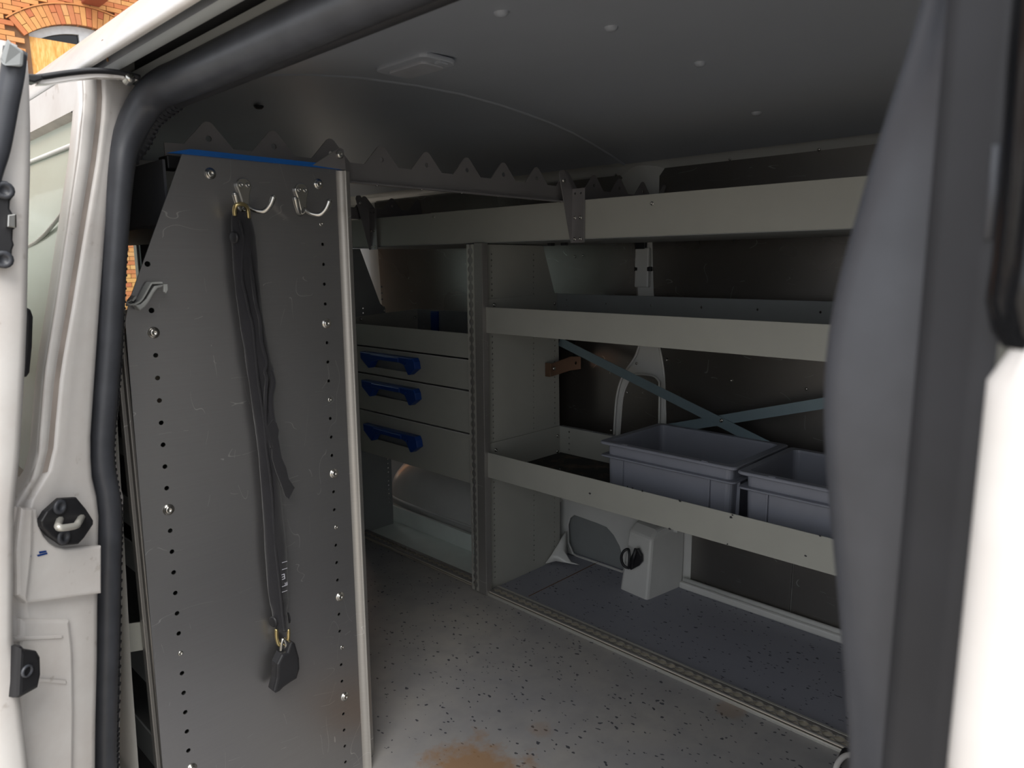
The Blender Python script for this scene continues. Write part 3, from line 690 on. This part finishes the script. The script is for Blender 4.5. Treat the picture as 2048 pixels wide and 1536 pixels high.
# chain lock in its black sleeve
cl = empty('chain_lock', aY(520,420,1.10), 'chain lock in a long black fabric sleeve hanging from the left coat hook', 'chain lock')
LR = [(424,468,496),(432,464,501),(445,463,505),(470,464,510),(500,465,512),(540,467,515),(580,471,520),(620,477,524),(660,482,530),(700,489,536),(722,491,541),(740,494,548),(762,498,543),(800,503,544),(830,507,546),(850,510,550),(880,514,548),(915,518,551),(950,521,559),(1000,525,563),(1050,528,566),(1100,530,571),(1150,534,575),(1185,537,577),(1205,540,577),(1222,544,573),(1234,546,575),(1255,550,577),(1262,552,577)]
YS = YP-.016
rows = []; K = 18
LRd = []
for (a, b_) in zip(LR, LR[1:]):
    for k in range(3): LRd.append(tuple(a[i]+(b_[i]-a[i])*k/3 for i in range(3)))
LRd.append(LR[-1])
for n_, (py, l, r) in enumerate(LRd):
    A, B = aY(l, py, YS), aY(r, py, YS); row = []
    for j in range(K):
        t = 2*PI*j/K; m_ = (A+B)/2; hw = (B.x-A.x)/2
        wob = 1+.10*math.sin(n_*.55+3*t)+.06*math.sin(n_*1.3+5*t)
        fold = .004*math.sin(n_*.38) if math.sin(t) < -.3 else 0
        th = .0105*(1 if py < 1225 else .75)
        row.append((m_.x+math.cos(t)*hw, m_.y+math.sin(t)*th*wob+fold*.5, m_.z+(B.z-A.z)/2*math.cos(t)))
    rows.append(row)
slv = loft('sleeve', rows, MAT['fabric'], cl, close=True)
# wavy sewn edges of the sleeve
e1 = [(478,440),(486,470),(486,500),(484,540),(485,565),(491,590),(497,620),(505,650),(509,690),(512,720),(516,760),(522,800),(529,850),(533,900),(540,950),(545,1000),(547,1040),(550,1090),(557,1150),(562,1200),(565,1230),(569,1262)]
e2 = [(497,500),(505,560),(512,610),(520,640),(522,680),(530,712),(532,730),(529,742),(533,758),(531,790),(530,840),(536,870),(543,895)]
tube('seam', catmull([aY(a, b_, YS-.0115) for a, b_ in e1], 3), .0017, MAT['fabric'], slv, n=6, refup=Vector((0,1,0)))
tube('seam', catmull([aY(a, b_, YS-.0105) for a, b_ in e2], 3), .0025, MAT['fabric'], slv, n=6, refup=Vector((0,1,0)), rb=.004)
V = catmull([aY(540,740,YS-.004), aY(546,765,YS-.008), aY(541,800,YS-.008), aY(546,850,YS-.008)], 4)
tube('fold', V, .0055, MAT['fabric'], slv, n=8, refup=Vector((0,1,0)), rb=.005)
flp = sheet('flap', [(aY(a, b_, YS-.012).x, aY(a, b_, YS-.012).z) for a, b_ in ((532,855),(546,838),(553,846),(557,860),(556,875),(563,915),(571.5,934),(577,957),(589,975),(577,998),(570,992),(562,969),(552,944),(544,917),(543,886))], [], 'y', YS-.012, .0035, MAT['fabric'], cl, edge=.001)
for a, b_ in ((469,475),(547,1243),(576,1236)):
    q = aY(a, b_, YS-.004); lathe('press_stud', [(.0095,0),(.0095,.002),(.006,.003),(0,.003)], q, (-1 if a < 560 else 1,-.25,0), MAT['blackpl'], cl, 14)
# link through the hook
def link(name, pts, r, mat, parent, y): return tube(name, catmull([aY(a, b_, yy) for (a, b_), yy in zip(pts, y)], 5), r, mat, parent, n=10, refup=Vector((0,1,0)))
link('top_link', [(470,430),(469,420),(472,411),(480,408),(489,410),(495,418),(497,436)], .0034, MAT['brass'], cl, [YS-.006,YS-.010,YS-.016,YS-.018,YS-.016,YS-.010,YS-.004])
link('bottom_link', [(553,1258),(553,1272),(556,1286),(561,1292)], .0030, MAT['brass'], cl, [YS-.004]*4)
link('bottom_link', [(577,1258),(577,1272),(575,1284),(568,1291)], .0030, MAT['brass'], cl, [YS-.004]*4)
lkp = link('shackle', [(562,1302),(563,1288),(567,1278),(572,1288),(571,1302)], .0030, MAT['steel'], cl, [YS-.006]*5)
ysh('lock_body', [(558,1304),(568,1300),(574,1282),(579,1279),(585,1283),(593,1312),(594,1333),(588,1353),(575,1361),(562,1370),(554,1378),(546,1382),(541,1378),(547,1352),(548,1324)], YS-.006, .024, MAT['blackpl'], cl, .005)
# print on the sleeve
def text(s_, px, py, hpx, parent, mat, y, rot=0, flip=False):
    cu = bpy.data.curves.new('t', 'FONT'); cu.body = s_; cu.size = 1; cu.extrude = .01
    to = bpy.data.objects.new('t', cu); C.objects.link(to); me = bpy.data.meshes.new_from_object(to); bpy.data.objects.remove(to)
    o0 = aY(px, py, y); k = (aY(px, py-hpx, y)-o0).length; ca, sa = math.cos(rot), math.sin(rot)
    V = []
    for v in me.vertices:
        u, w = (-v.co.x if flip else v.co.x)*k, v.co.y*k; V.append((o0.x+u*ca-w*sa, y+v.co.z*.01, o0.z+u*sa+w*ca))
    F = [tuple(p.vertices) for p in me.polygons]; bpy.data.meshes.remove(me); return mk('lettering', V, F, mat, parent)
MAT['print'] = plain('white_print', (190,190,200), .6)
yt_ = YS-.0125
text('E', 571.5, 1157, 16, slv, MAT['print'], yt_, 0.06, True)
text('IK', 576, 1169, 9, slv, MAT['print'], yt_, 0.06, True)
for a, b_ in ((1126,1122),(1140,1138),(1174,1173),(1185,1183)):
    p, q = aY(564, a, yt_), aY(574.5, b_, yt_)
    boxes('print_line', [(p.x, q.x, yt_-.0003, yt_, p.z, p.z+.0009)], MAT['print'], slv)

# ================================================================ ROOF CROSSBARS
def crossbar(y, x0, x1, label, brs):
    cb = empty('crossbar', ((x0+x1)/2, y, .155), label, 'roof bar', 'toothed roof crossbars')
    pts = []; hol = []; p = .1122; k0 = math.ceil((x0-.525)/p); 
    pts.append((x0, .155)); pts.append((x0, .190 if abs((x0-.525)) > .03 else .2))
    k = k0; xs = []
    while .525+p*k < x1+.02: xs.append(.525+p*k); k += 1
    for x in xs:
        pts += [(max(x-.040, x0), .1915), (x-.008, .2265), (x-.003, .2295), (x+.003, .2295), (x+.008, .2265), (min(x+.040, x1), .1915)]
        if x < x1-.03: hol.append(circ(x, .2035, .0048, 10))
    pts += [(x1, .1905), (x1, .155)]
    cl_ = [pts[0]]
    for q in pts[1:]:
        if (Vector(q)-Vector(cl_[-1])).length > 1e-4: cl_.append(q)
    sheet('toothed_bar', cl_, hol, 'y', y, .0025, MAT['bar'], cb)
    boxes('bar_flange', [(x0, x1, y-.012, y, .1535, .1565)], MAT['bar'], cb)
    for k in range(int((x1-x0)/.11)):
        lathe('rivet', [(.0035,0),(.003,.0012),(0,.0018)], (x0+.06+.11*k, y-.006, .1535), (0,0,-1), MAT['steel'], cb, 8)
    for (xb, mir) in brs:
        br = sheet('bracket', [(xb, .055), (xb+.006*mir*-1, .055), (xb-.052*mir, .218), (xb-.048*mir, .228), (xb-.034*mir, .230), (xb, .186)], [], 'y', y-.012, .0025, MAT['bar'], cb)
        lathe('bolt', [(.006,0),(.006,.001),(.0045,.003),(.002,.0035),(0,.002)], (xb-.036*mir, y-.0135, .205), (0,-1,0), MAT['steel'], br, 12)
        if mir > 0:
            sheet('bracket_flange', [(y-.052,.055),(y-.0115,.055),(y-.0115,.187),(y-.052,.187)], [circ(y-.022,.175,.003,8), circ(y-.040,.175,.003,8)], 'x', xb-.001, .0025, MAT['bar'], br, edge=.0005)
            for z in (.116, .064):
                for d in (.022, .040): lathe('rivet', [(.0045,0),(.004,.0012),(.0018,.0015),(.0015,.0004),(0,.0004)], (xb-.0025, y-d, z), (-1,0,0), MAT['steel'], br, 10)
    return cb
c1 = crossbar(1.18, .455, 1.86, 'nearer toothed grey crossbar running from the hook panel to the far top shelf', [(1.432, 1)])
tb2 = sheet('bracket', [pp(622,331), pp(668,301), pp(677,296), pp(684,300), pp(688,341)], [], 'y', YP-.004, .003, MAT['bar'], c1)
lathe('bolt', [(.0075,0),(.0075,.0015),(.0055,.005),(.003,.006),(0,.0035)], aY(679,309,YP-.006), (0,-1,0), MAT['steel'], tb2, 14)
crossbar(2.05, .455, 1.665, 'rear toothed crossbar beyond the first, nearer the back doors', [(1.432, 1)])
box('bar_end_clip', .452, .475, 1.165, 1.20, .150, .170, MAT['blackpl'], c1, .002)

# ================================================================ FAR SHELVING
XF = 1.435
ts = empty('top_shelf', (1.6, 1.2, .06), 'long grey top shelf running the whole length of the far wall under the roof', 'shelf')
box('front_board', XF, XF+.003, .05, 1.723, .0645, .1585, MAT['coat'], ts, .0008)
box('front_board', XF+.003, XF+.006, 1.70, 2.20, .0645, .1575, MAT['coat'], ts, .0008)
box('shelf_bottom', XF+.003, 1.80, .05, 2.20, .0630, .0660, MAT['coat_dk'], ts)
box('back_board', 1.797, 1.80, .05, 2.20, .066, .150, MAT['coat_dk'], ts)
for px, py in ((1304,407),(867,434)):
    lathe('rivet', [(.0048,0),(.0042,.0012),(.0018,.0016),(.0015,.0004),(0,.0004)], aX(px, py, XF), (-1,0,0), MAT['steel'], ts, 10)
for yb in (1.50-.11, 1.50-.16): box('cable_clip', 1.60, 1.615, yb-.008, yb+.008, .055, .063, MAT['blackpl'], ts, .001)

# right rack: divider panel, two trays
rack = empty('shelving_rack', (1.6, .8, -1), 'far open rack with two long grey trays beside the drawer cabinet', 'shelving')
hol = []
for x in (1.482, 1.664, 1.768):
    z = -.965
    while z < .04:
        if not (x > 1.7 and z > -.10): hol.append(circ(x, z, .0030, 8))
        z += .0172
sheet('divider_panel', [(XF+.003,-1.0),(1.797,-1.0),(1.794,-.60),(1.782,-.12),(1.766,-.092),(1.708,.060),(XF+.003,.060)], hol, 'y', 1.512, .003, MAT['coat'], rack)
sheet('divider_panel', [(XF+.003,-1.0),(1.797,-1.0),(1.782,-.12),(1.708,.060),(XF+.003,.060)], [], 'y', .06, .003, MAT['coat'], rack)
def tray(zb, zt, parent, y0, y1, xb, holes=True, nm='tray', backmat='coat_dk', backtop=None, base='coat_dk'):
    zc = backtop or zt
    t = boxes(nm, [(XF+.003, xb, y0, y1, zb, zb+.003)], MAT[base], parent)
    box('front_board', XF, XF+.003, y0, y1, zb, zt, MAT['coat'], t, .0008)
    hs = []
    if holes:
        for k in range(4): hs.append(circ(y1-.045, zb+.022+.020*k, .0033, 8))
        y = y1-.20
        while y > y0+.05: hs += [circ(y, zb+.03, .0035, 8), circ(y, zb+.075, .0035, 8)]; y -= .16
    sheet('back_board', [(y0, zb), (y1-.004, zb), (y1-.004, zc), (y0, zc)], hs, 'x', xb, .003, MAT[backmat], t)
    sl = []; y = y1-.13
    while y > y0+.03: sl.append([(xb+.003, y-.006), (xb+.010, y-.006), (xb+.010, y+.006), (xb+.003, y+.006)]); y -= .025
    sheet('back_lip', [(xb, y0), (xb+.014, y0), (xb+.014, y1-.004), (xb, y1-.004)], sl, 'z', zc, .002, MAT['coat_dk'], t)
    sheet('end_board', [(XF+.003, zb), (xb, zb), (xb, zc+.002), (XF+.02, zt+.02), (XF+.003, zt+.02)], [], 'y', y1-.003, .003, MAT['coat'], t)
    for z in (zb+.035,):
        for x in (1.482, xb-.015): lathe('bolt', [(.0062,0),(.0062,.001),(.0048,.0035),(.002,.0042),(.002,.002),(0,.002)], (x, y1-.006, zc-.022 if x < 1.6 else zc-.03), (0,-1,0), MAT['steel'], t, 12)
    lathe('bolt', [(.0062,0),(.0062,.001),(.0048,.0035),(.002,.0042),(.002,.002),(0,.002)], (xb-.015, y1-.006, zb+.012), (0,-1,0), MAT['steel'], t, 12)
    return t
tray(-.192, -.118, rack, .062, 1.508, 1.77, backtop=-.092)
tray(-.625, -.549, rack, .062, 1.508, 1.787, backmat='coat', backtop=-.530)
mt = box('rubber_mat', XF+.008, 1.780, .08, 1.495, -.6215, -.6165, MAT['mat']); put(mt, 'dirty black rubber mat lying in the lowest long tray under the grey crates', 'mat')
# chips of missing paint on the lowest front board
V, F = [], []
for px, py in ((1120,938),(1165,950),(1180,987),(1255,973),(1265,976),(1285,982),(1360,1002),(1465,1030),(1462,1035),(1340,1058),(1455,1088),(1640,1072),(1612,1112)):
    q = aX(px, py, XF-.0003); s_ = .0016+.0018*random.random(); b0 = len(V)
    for k in range(7):
        a = 2*PI*k/7; r = s_*(.6+.8*random.random()); V.append((XF-.0006, q.y+r*1.3*math.cos(a), q.z+r*math.sin(a)))
    F.append(tuple(range(b0, b0+7)))
put(mk('paint_chips', V, F, MAT['darkin'], rack, recalc=False), 'small chips in the paint of the lowest front board', kind='stuff')
# cross bracing at the back of the rack
def strip(name, a, b_, x, w, mat, parent, t=.002):
    a, b_ = Vector(a), Vector(b_); d = (b_-a).normalized(); n_ = Vector((0, -d.z, d.y))*w/2
    V = []
    for xx in (x-t/2, x+t/2):
        for q in (a+n_, b_+n_, b_-n_, a-n_): V.append((xx, q.y, q.z))
    return mk(name, V, [(0,1,2,3),(7,6,5,4),(0,4,5,1),(1,5,6,2),(2,6,7,3),(3,7,4,0)], mat, parent)
a, b_ = aX(1128, 688, 1.795), aX(1545, 897, 1.795); d = (b_-a)
strip('brace', a-d*.03, a+d*1.25, 1.797, .028, MAT['zinc'], rack)
a, b_ = aX(1345, 856, 1.802), aX(1650, 806, 1.802); d = (b_-a)
strip('brace', a-d*.25, a+d*2.1, 1.802, .028, MAT['zinc'], rack)
lathe('bolt', [(.006,0),(.006,.001),(.0045,.003),(.002,.004),(0,.002)], aX(1443, 841, 1.795), (-1,0,0), MAT['steel'], rack, 12)
# brown angle bracket fixing the rack to the wall
ab = empty('angle_bracket', (1.8, 1.49, -.33), 'brown metal angle bracket tying the divider panel to the wall below the middle tray', 'bracket')
bq = [(1101,728),(1140,713),(1161,713),(1161,738),(1140,741),(1103,753)]
Y4 = 1.485
sheet('bracket_arm', [(aY(a, b_, Y4).x, aY(a, b_, Y4).z) for a, b_ in bq], [circ(*[aY(1151,726,Y4).x, aY(1151,726,Y4).z], .0055, 10)], 'y', Y4, .003, MAT['bronze'], ab, edge=.0005)
lathe('bolt', [(.0065,0),(.0065,.001),(.005,.0035),(.002,.004),(0,.002)], aY(1108, 737, Y4-.003), (0,-1,0), MAT['steel'], ab, 12)
q = aY(1103, 740, Y4); box('bracket_lip', q.x-.006, q.x-.003, Y4, Y4+.022, q.z-.022, q.z+.022, MAT['bronze'], ab, .0006)

# crates
def crate(y0, y1, x0, x1, label):
    zr, zb = -.470, -.6165
    c_ = empty('storage_crate', ((x0+x1)/2, (y0+y1)/2, zb), label, 'crate', 'grey plastic crates in the lowest tray')
    i = .016; rows = []
    def ring(ins, z, r=.014): return [(u, v, z) for u, v in rrect(x0+ins, x1-ins, y0+ins, y1-ins, r, 4)]
    loft('crate_body', [ring(.026, zb+.002), ring(.020, zb), ring(.022, zb), ring(i+.003, zb+.02), ring(i, zr-.002), ring(.002, zr-.002), ring(0, zr), ring(0, zr+.004), ring(.002, zr+.006), ring(.020, zr+.006), ring(.021, zr), ring(.024, zb+.012), ring(.15 if x1-x0 > .3 else .14, zb+.012, .001)], MAT['crate'], c_, smooth=False, close=True)
    loft('lower_rim', [ring(i, zr-.030), ring(.003, zr-.031), ring(.001, zr-.034), ring(.004, zr-.036), ring(i+.001, zr-.037)], MAT['crate'], c_, smooth=False, close=True)
    rb = []
    for t in (.055, .305): rb.append((x0+i-.006, x0+i+.004, y0+t*(y1-y0)/.39*1.0-.002+.015, y0+t*(y1-y0)/.39+.002+.015, zb+.004, zr-.034))
    for t in (.05, .2): rb.append((x0+t, x0+t+.004, y0+i-.006, y0+i+.004, zb+.004, zr-.034))
    for r_ in rb: box('rib', *r_, MAT['crate'], c_, .001)
    V, F = [], []
    for t in (.08, .31): v_, f_ = boxvf(x0+.004, x0+.012, y0+t-.008, y0+t+.008, zr+.0055, zr+.0075, n=len(V)); V += v_; F += f_
    mk('stacking_lugs', V, F, MAT['crate'], c_)
    return c_
crate(.737, 1.128, 1.500, 1.800, 'grey plastic crate in the lowest tray, left one with its whole rim in view')
c2 = crate(.335, .727, 1.485, 1.780, 'grey plastic crate in the lowest tray, partly hidden by the dark pillar')

# left cabinet: drawers
cab = empty('drawer_cabinet', (1.6, 1.86, -1), 'grey cabinet of three drawers with an open tray on top and a low tray beneath', 'drawer cabinet')
hl_ = [circ(1.585-.0, z, .0035, 8) for z in (-.075,-.098,-.121)]+[circ(1.593, z, .0030, 8) for z in (-.150,-.163,-.176,-.189)]
hl_ += [circ(1.50, -.15-.0172*k, .003, 8) for k in range(3)]+[circ(1.585, -.68-.0172*k, .0032, 8) for k in range(14)]
sheet('side_panel', [(XF+.003,-1.0),(1.60,-1.0),(1.60,-.66),(1.598,-.155),(1.575,-.135),(1.497,.062),(XF+.003,.062)], hl_, 'y', 2.197, .003, MAT['coat_dk'], cab)
sheet('side_panel', [(XF+.003,-1.0),(1.79,-1.0),(1.78,-.12),(1.708,.060),(XF+.003,.060)], [], 'y', 1.530, .003, MAT['coat_dk'], cab)
t = tray(-.273, -.199, cab, 1.533, 2.194, 1.745, nm='open_tray', backtop=-.165)
put(box('blue_divider', 1.735, 1.742, 2.06, 2.10, -.262, -.168, MAT['blue'], t), 'dark blue plastic divider at the back of the tray')
boxes('drawer_housing', [(XF+.02,1.74,1.534,1.538,-.655,-.275),(XF+.02,1.74,2.188,2.192,-.655,-.275),(XF+.02,1.74,1.534,2.192,-.655,-.652),(1.738,1.742,1.534,2.192,-.655,-.275)], MAT['coat_dk'], cab)
HP = [(.304,.000),(.302,-.024),(.258,-.054),(.252,-.052),(.232,-.029),(.20,-.020),(.14,-.018),(.085,-.020),(.060,-.026),(.040,-.056),(.034,-.056),(.0,-.034),(.004,-.012),(.012,.000)]
for (zt, zb, zh) in ((-.2785,-.3690,-.291), (-.3745,-.5020,-.391), (-.5075,-.6600,-.548)):
    d = empty('drawer', (XF+.1, 1.86, zb), parent=cab)
    z0 = zh-.056; scoop = [(1.835,z0+.003),(2.045,z0+.003),(2.055,z0+.010),(2.03,zh-.01),(1.85,zh-.01),(1.825,z0+.010)]
    sheet('drawer_front', [(1.538,zb),(2.190,zb),(2.190,zt),(1.538,zt)], [scoop], 'x', XF+.002, .004, MAT['coat'], d, edge=.0006)
    box('drawer_lip', XF-.002, XF+.012, 1.539, 2.189, zt-.0012, zt+.0004, MAT['rib'], d)
    box('drawer_box', XF+.018, 1.70, 1.55, 2.18, zb+.006, zt-.012, MAT['coat_dk'], d)
    hy = [(1.790+u, zh+v) for u, v in HP]
    hnd = sheet('handle', hy, [circ(1.843-.0, zh-.020, .0045, 6)], 'x', XF-.013, .026, MAT['blue'], d, edge=.003)
    box('finger_bar', XF-.031, XF-.010, 1.872, 2.028, zh-.0195, zh-.003, MAT['blue'], d, .003)
# low tray with its bright upstand
boxes('low_tray', [(1.482,1.622,1.535,2.60,-.9975,-.9945),(1.619,1.623,1.535,2.60,-.9945,-.934),(1.619,1.630,1.535,2.60,-.9355,-.9335)], MAT['trayp'], cab, .0008)

# ---------------------------------------------------------------- lashing tracks (scalloped slots)
def track(name, axis, p0, p1, w, c0, label, zface, n_side=8, parent=None):
    """track lying along axis 'y' on the floor, or 'z' up the post"""
    tr = empty(name, (c0, (p0+p1)/2, zface) if axis == 'y' else (zface, c0, p0), label, 'lashing track')
    pit = .0254; r = .0108; hw = .0045
    k = int((p1-p0)/pit); st_ = p0+((p1-p0)-k*pit)/2+pit/2
    def scal(sg):
        pts = []
        for i in range(k):
            c_ = st_+pit*i; a0 = math.asin(hw/r)
            for j in range(7):
                a = PI-a0-(PI-2*a0)*j/6
                pts.append((c_+r*math.cos(a), sg*r*math.sin(a)))
        return pts
    for sg in (1, -1):
        o_ = [(p0, sg*w/2), (p0, sg*hw)]+scal(sg)+[(p1, sg*hw), (p1, sg*w/2)]
        if axis == 'y': sheet('track_lip', [(c0+v, u) for u, v in o_], [], 'z', zface, .003, MAT['alu_post'], tr)
        else: sheet('track_lip', [(c0+v, u) for u, v in o_], [], 'x', zface, .003, MAT['track'], tr)
    if axis == 'y': boxes('track_bed', [(c0-w/2, c0+w/2, p0, p1, zface-.008, zface-.005), (c0-w/2, c0-w/2+.003, p0, p1, zface-.011, zface-.0015), (c0+w/2-.003, c0+w/2, p0, p1, zface-.011, zface-.0015)], MAT['trackbed'], tr)
    else: boxes('track_bed', [(zface+.009, zface+.012, c0-w/2, c0+w/2, p0, p1)], MAT['alu_post'], tr)
    return tr
track('lashing_track', 'y', .10, 1.492, .036, 1.452, 'long floor track with scalloped slot in front of the open rack', -.986)
boxes('track_edge', [(1.470,1.478,.10,1.492,-1.0,-.984),(1.428,1.433,.10,1.492,-1.0,-.992)], MAT['track'], [o for o in C.objects if o.name == 'lashing_track'][0], .001)
track('lashing_track', 'y', 1.55, 2.60, .040, 1.458, 'floor track with scalloped slot below the drawer cabinet', -.986)
post = track('lashing_track', 'z', -.995, .060, .030, 1.5365, 'upright track with scalloped slot between drawer cabinet and open rack', XF-.012)
box('track_flank', XF-.0135, XF+.010, 1.487, 1.521, -.998, .0635, MAT['alu_post'], post, .0015)

# ceiling light
lt = empty('ceiling_light', (.92, 1.14, .385), 'flat rectangular interior lamp with frosted lens on the van ceiling, off', 'lamp')
fr0 = rrect(.872, .962, 1.060, 1.215, .02)
sheet('lamp_base', fr0, [], 'z', .378, .010, MAT['ceil'], lt, edge=.004)
sheet('lamp_lens', rrect(.893, .950, 1.085, 1.195, .012), [], 'z', .3715, .006, MAT['lens'], lt, edge=.002)
box('lamp_switch', .915, .935, 1.062, 1.078, .369, .374, MAT['ceil'], lt, .001)

# ================================================================ BRICK BUILDING BEHIND THE VAN
YB = 14.0
bld = empty('brick_building', (6, YB, -1.58), 'yellow and red brick building behind the van with an arched boarded window', 'building')
def bw(px, py): p = aY(px, py, YB); return (p.x, p.z)
WX0, WX1, WZS, WZA = 3.45, 5.15, 3.72, 4.00    # window jambs, springing and crown
wc = (WX0+WX1)/2; hw_ = (WX1-WX0)/2; R = (hw_**2+(WZA-WZS)**2)/(2*(WZA-WZS)); zc_ = WZA-R
ang = math.asin(hw_/R)
arcp = [(wc+R*math.sin(-ang+2*ang*k/16), zc_+R*math.cos(-ang+2*ang*k/16)) for k in range(17)]
sheet('wall_backing', [(-4,-1.58),(16,-1.58),(16,7),(-4,7)], [[(WX0,2.0)]+arcp+[(WX1,2.0)]], 'y', YB+.15, .24, MAT['mortar'], bld)
BH, BL = .0775, .25
bme = None
cnt = 0; ro, ri = R+.29, R+.0
rest_v, rest_f = [], []
def visible(px, py): 
    return (-25 < px < 330 and -25 < py < 175 and py < 235-.66*px+20) or (240 < px < 300 and 455 < py < 640)
def project(p):
    c_ = Vector(p); v = ex*c_.x+ey*c_.y+ez*c_.z
    return cx+f*v.x/v.z, cy+f*v.y/v.z
row = 0; z = -1.5
while z < 6.0:
    x = -1.0+(BL/2 if row % 2 else 0)
    while x < 11:
        L = BL if row % 2 == 0 or True else BL/2
        xc, zc2 = x+L/2, z+BH/2
        inwin = WX0-.0 < xc+L/2 and xc-L/2 < WX1 and 2.0 < zc2 < WZS
        d_ = math.hypot(xc-wc, zc2-zc_); inarc = d_ < ro+.02 and abs(math.atan2(xc-wc, zc2-zc_)) < ang+.10 and zc2 > WZS-.12 and zc2 > 3.4
        if not inwin and not (inarc and d_ > 0):
            px, py = project((xc, YB, zc2))
            pr = .004*random.random()
            if visible(px, py) and cnt < 285:
                if bme is None:
                    b0 = box('brick', x+.005, x+L-.005, YB-.012, YB+.04, z+.004, z+BH-.004, MAT['brick'], bld); bme = b0.data
                else:
                    b0 = bpy.data.objects.new('brick', bme); C.objects.link(b0); b0.parent = bld
                b0.location = Vector((xc, YB+.014-pr, z+.004+GZ))-wloc(bld); cnt += 1
            elif -60 < px < 700 and -200 < py < 900:
                v_, f_ = boxvf(x+.005, x+L-.005, YB-.012-pr, YB+.04, z+.004, z+BH-.004, n=len(rest_v)); rest_v += v_; rest_f += f_
        x += L
    z += BH; row += 1
put(mk('brick_courses', rest_v, rest_f, MAT['brickfar'], bld, recalc=False), kind='stuff')
# arch bricks: radial voussoirs, alternately one long or two short
nv = 26
for k in range(nv):
    a0 = -ang-.07+(2*ang+.14)*k/nv; a1 = -ang-.07+(2*ang+.14)*(k+1)/nv; g = .0025
    segs = [(ri, ro)] if k % 2 == 0 else [(ri, ri+.12), (ri+.128, ro)]
    if k % 4 == 3: segs = [(ri, ri+.17), (ri+.178, ro)]
    for (r0, r1) in segs:
        q = [(wc+r*math.sin(a), zc_+r*math.cos(a)) for r, a in ((r0, a0+g), (r1, a0+g), (r1, a1-g), (r0, a1-g))]
        V = [(u, yy, w) for yy in (YB-.02, YB+.12) for u, w in q]
        mk('arch_brick', V, [(0,1,2,3),(7,6,5,4),(0,4,5,1),(1,5,6,2),(2,6,7,3),(3,7,4,0)], MAT['brick'], bld)
V, F = [], []
for k in range(17):
    a = -ang-.09+(2*ang+.18)*k/16
    V += [(wc+(ro+.01)*math.sin(a), YB-.035, zc_+(ro+.01)*math.cos(a)), (wc+(ro+.03)*math.sin(a), YB-.035, zc_+(ro+.03)*math.cos(a)), (wc+(ro+.03)*math.sin(a), YB+.02, zc_+(ro+.03)*math.cos(a)), (wc+(ro+.01)*math.sin(a), YB+.02, zc_+(ro+.01)*math.cos(a))]
for k in range(16):
    for j in range(4): F.append((k*4+j, k*4+(j+1) % 4, (k+1)*4+(j+1) % 4, (k+1)*4+j))
mk('arch_moulding', V, F, MAT['brick'], bld)
# window frame, board
win = empty('window', (wc, YB+.25, 2.0), parent=bld)
def arcshape(ins, zb): return [(WX0+ins, zb)]+[(wc+(R-ins)*math.sin(t), zc_+(R-ins)*math.cos(t)) for t in [(-ang+2*ang*k/16)*(1-ins*.55) for k in range(17)]]+[(WX1-ins, zb)]
lf = [(WX0+.10, 2.1)]+[p for p in arcshape(.12, 2.1)[1:-1] if p[0] < wc-.07 and p[0] > WX0+.10]+[(wc-.07, 2.1)]
rt = [(wc+.07, 2.1)]+[p for p in arcshape(.12, 2.1)[1:-1] if p[0] > wc+.07 and p[0] < WX1-.10]+[(WX1-.10, 2.1)]
sheet('window_frame', arcshape(0, 2.0), [lf, rt], 'y', YB+.16, .06, MAT['osbframe'], win)
sheet('glass_pane', arcshape(.05, 2.05), [], 'y', YB+.19, .01, MAT['blackglass'], win)
bd = sheet('chipboard', [bw(57,70), bw(165,89), bw(240,102), bw(240,200), bw(66,150)], [], 'y', YB+.08, .02, MAT['osb'], bld); put(bd, 'orange oriented strand board covering the window')
bm_ = bw(180, 4)
box('beam_end', bm_[0]-.14, bm_[0]+.14, YB-.5, YB, bm_[1]-.06, bm_[1]+.3, MAT['beam'], bld, .02)
box('eaves_board', bm_[0]+.25, 9, YB-.55, YB-.45, bm_[1]+.06, bm_[1]+.22, MAT['beam'], bld)
box('eaves_board', bm_[0]+.25, 9, YB-.60, YB-.55, bm_[1]+.10, bm_[1]+.24, MAT['osb'], bld)
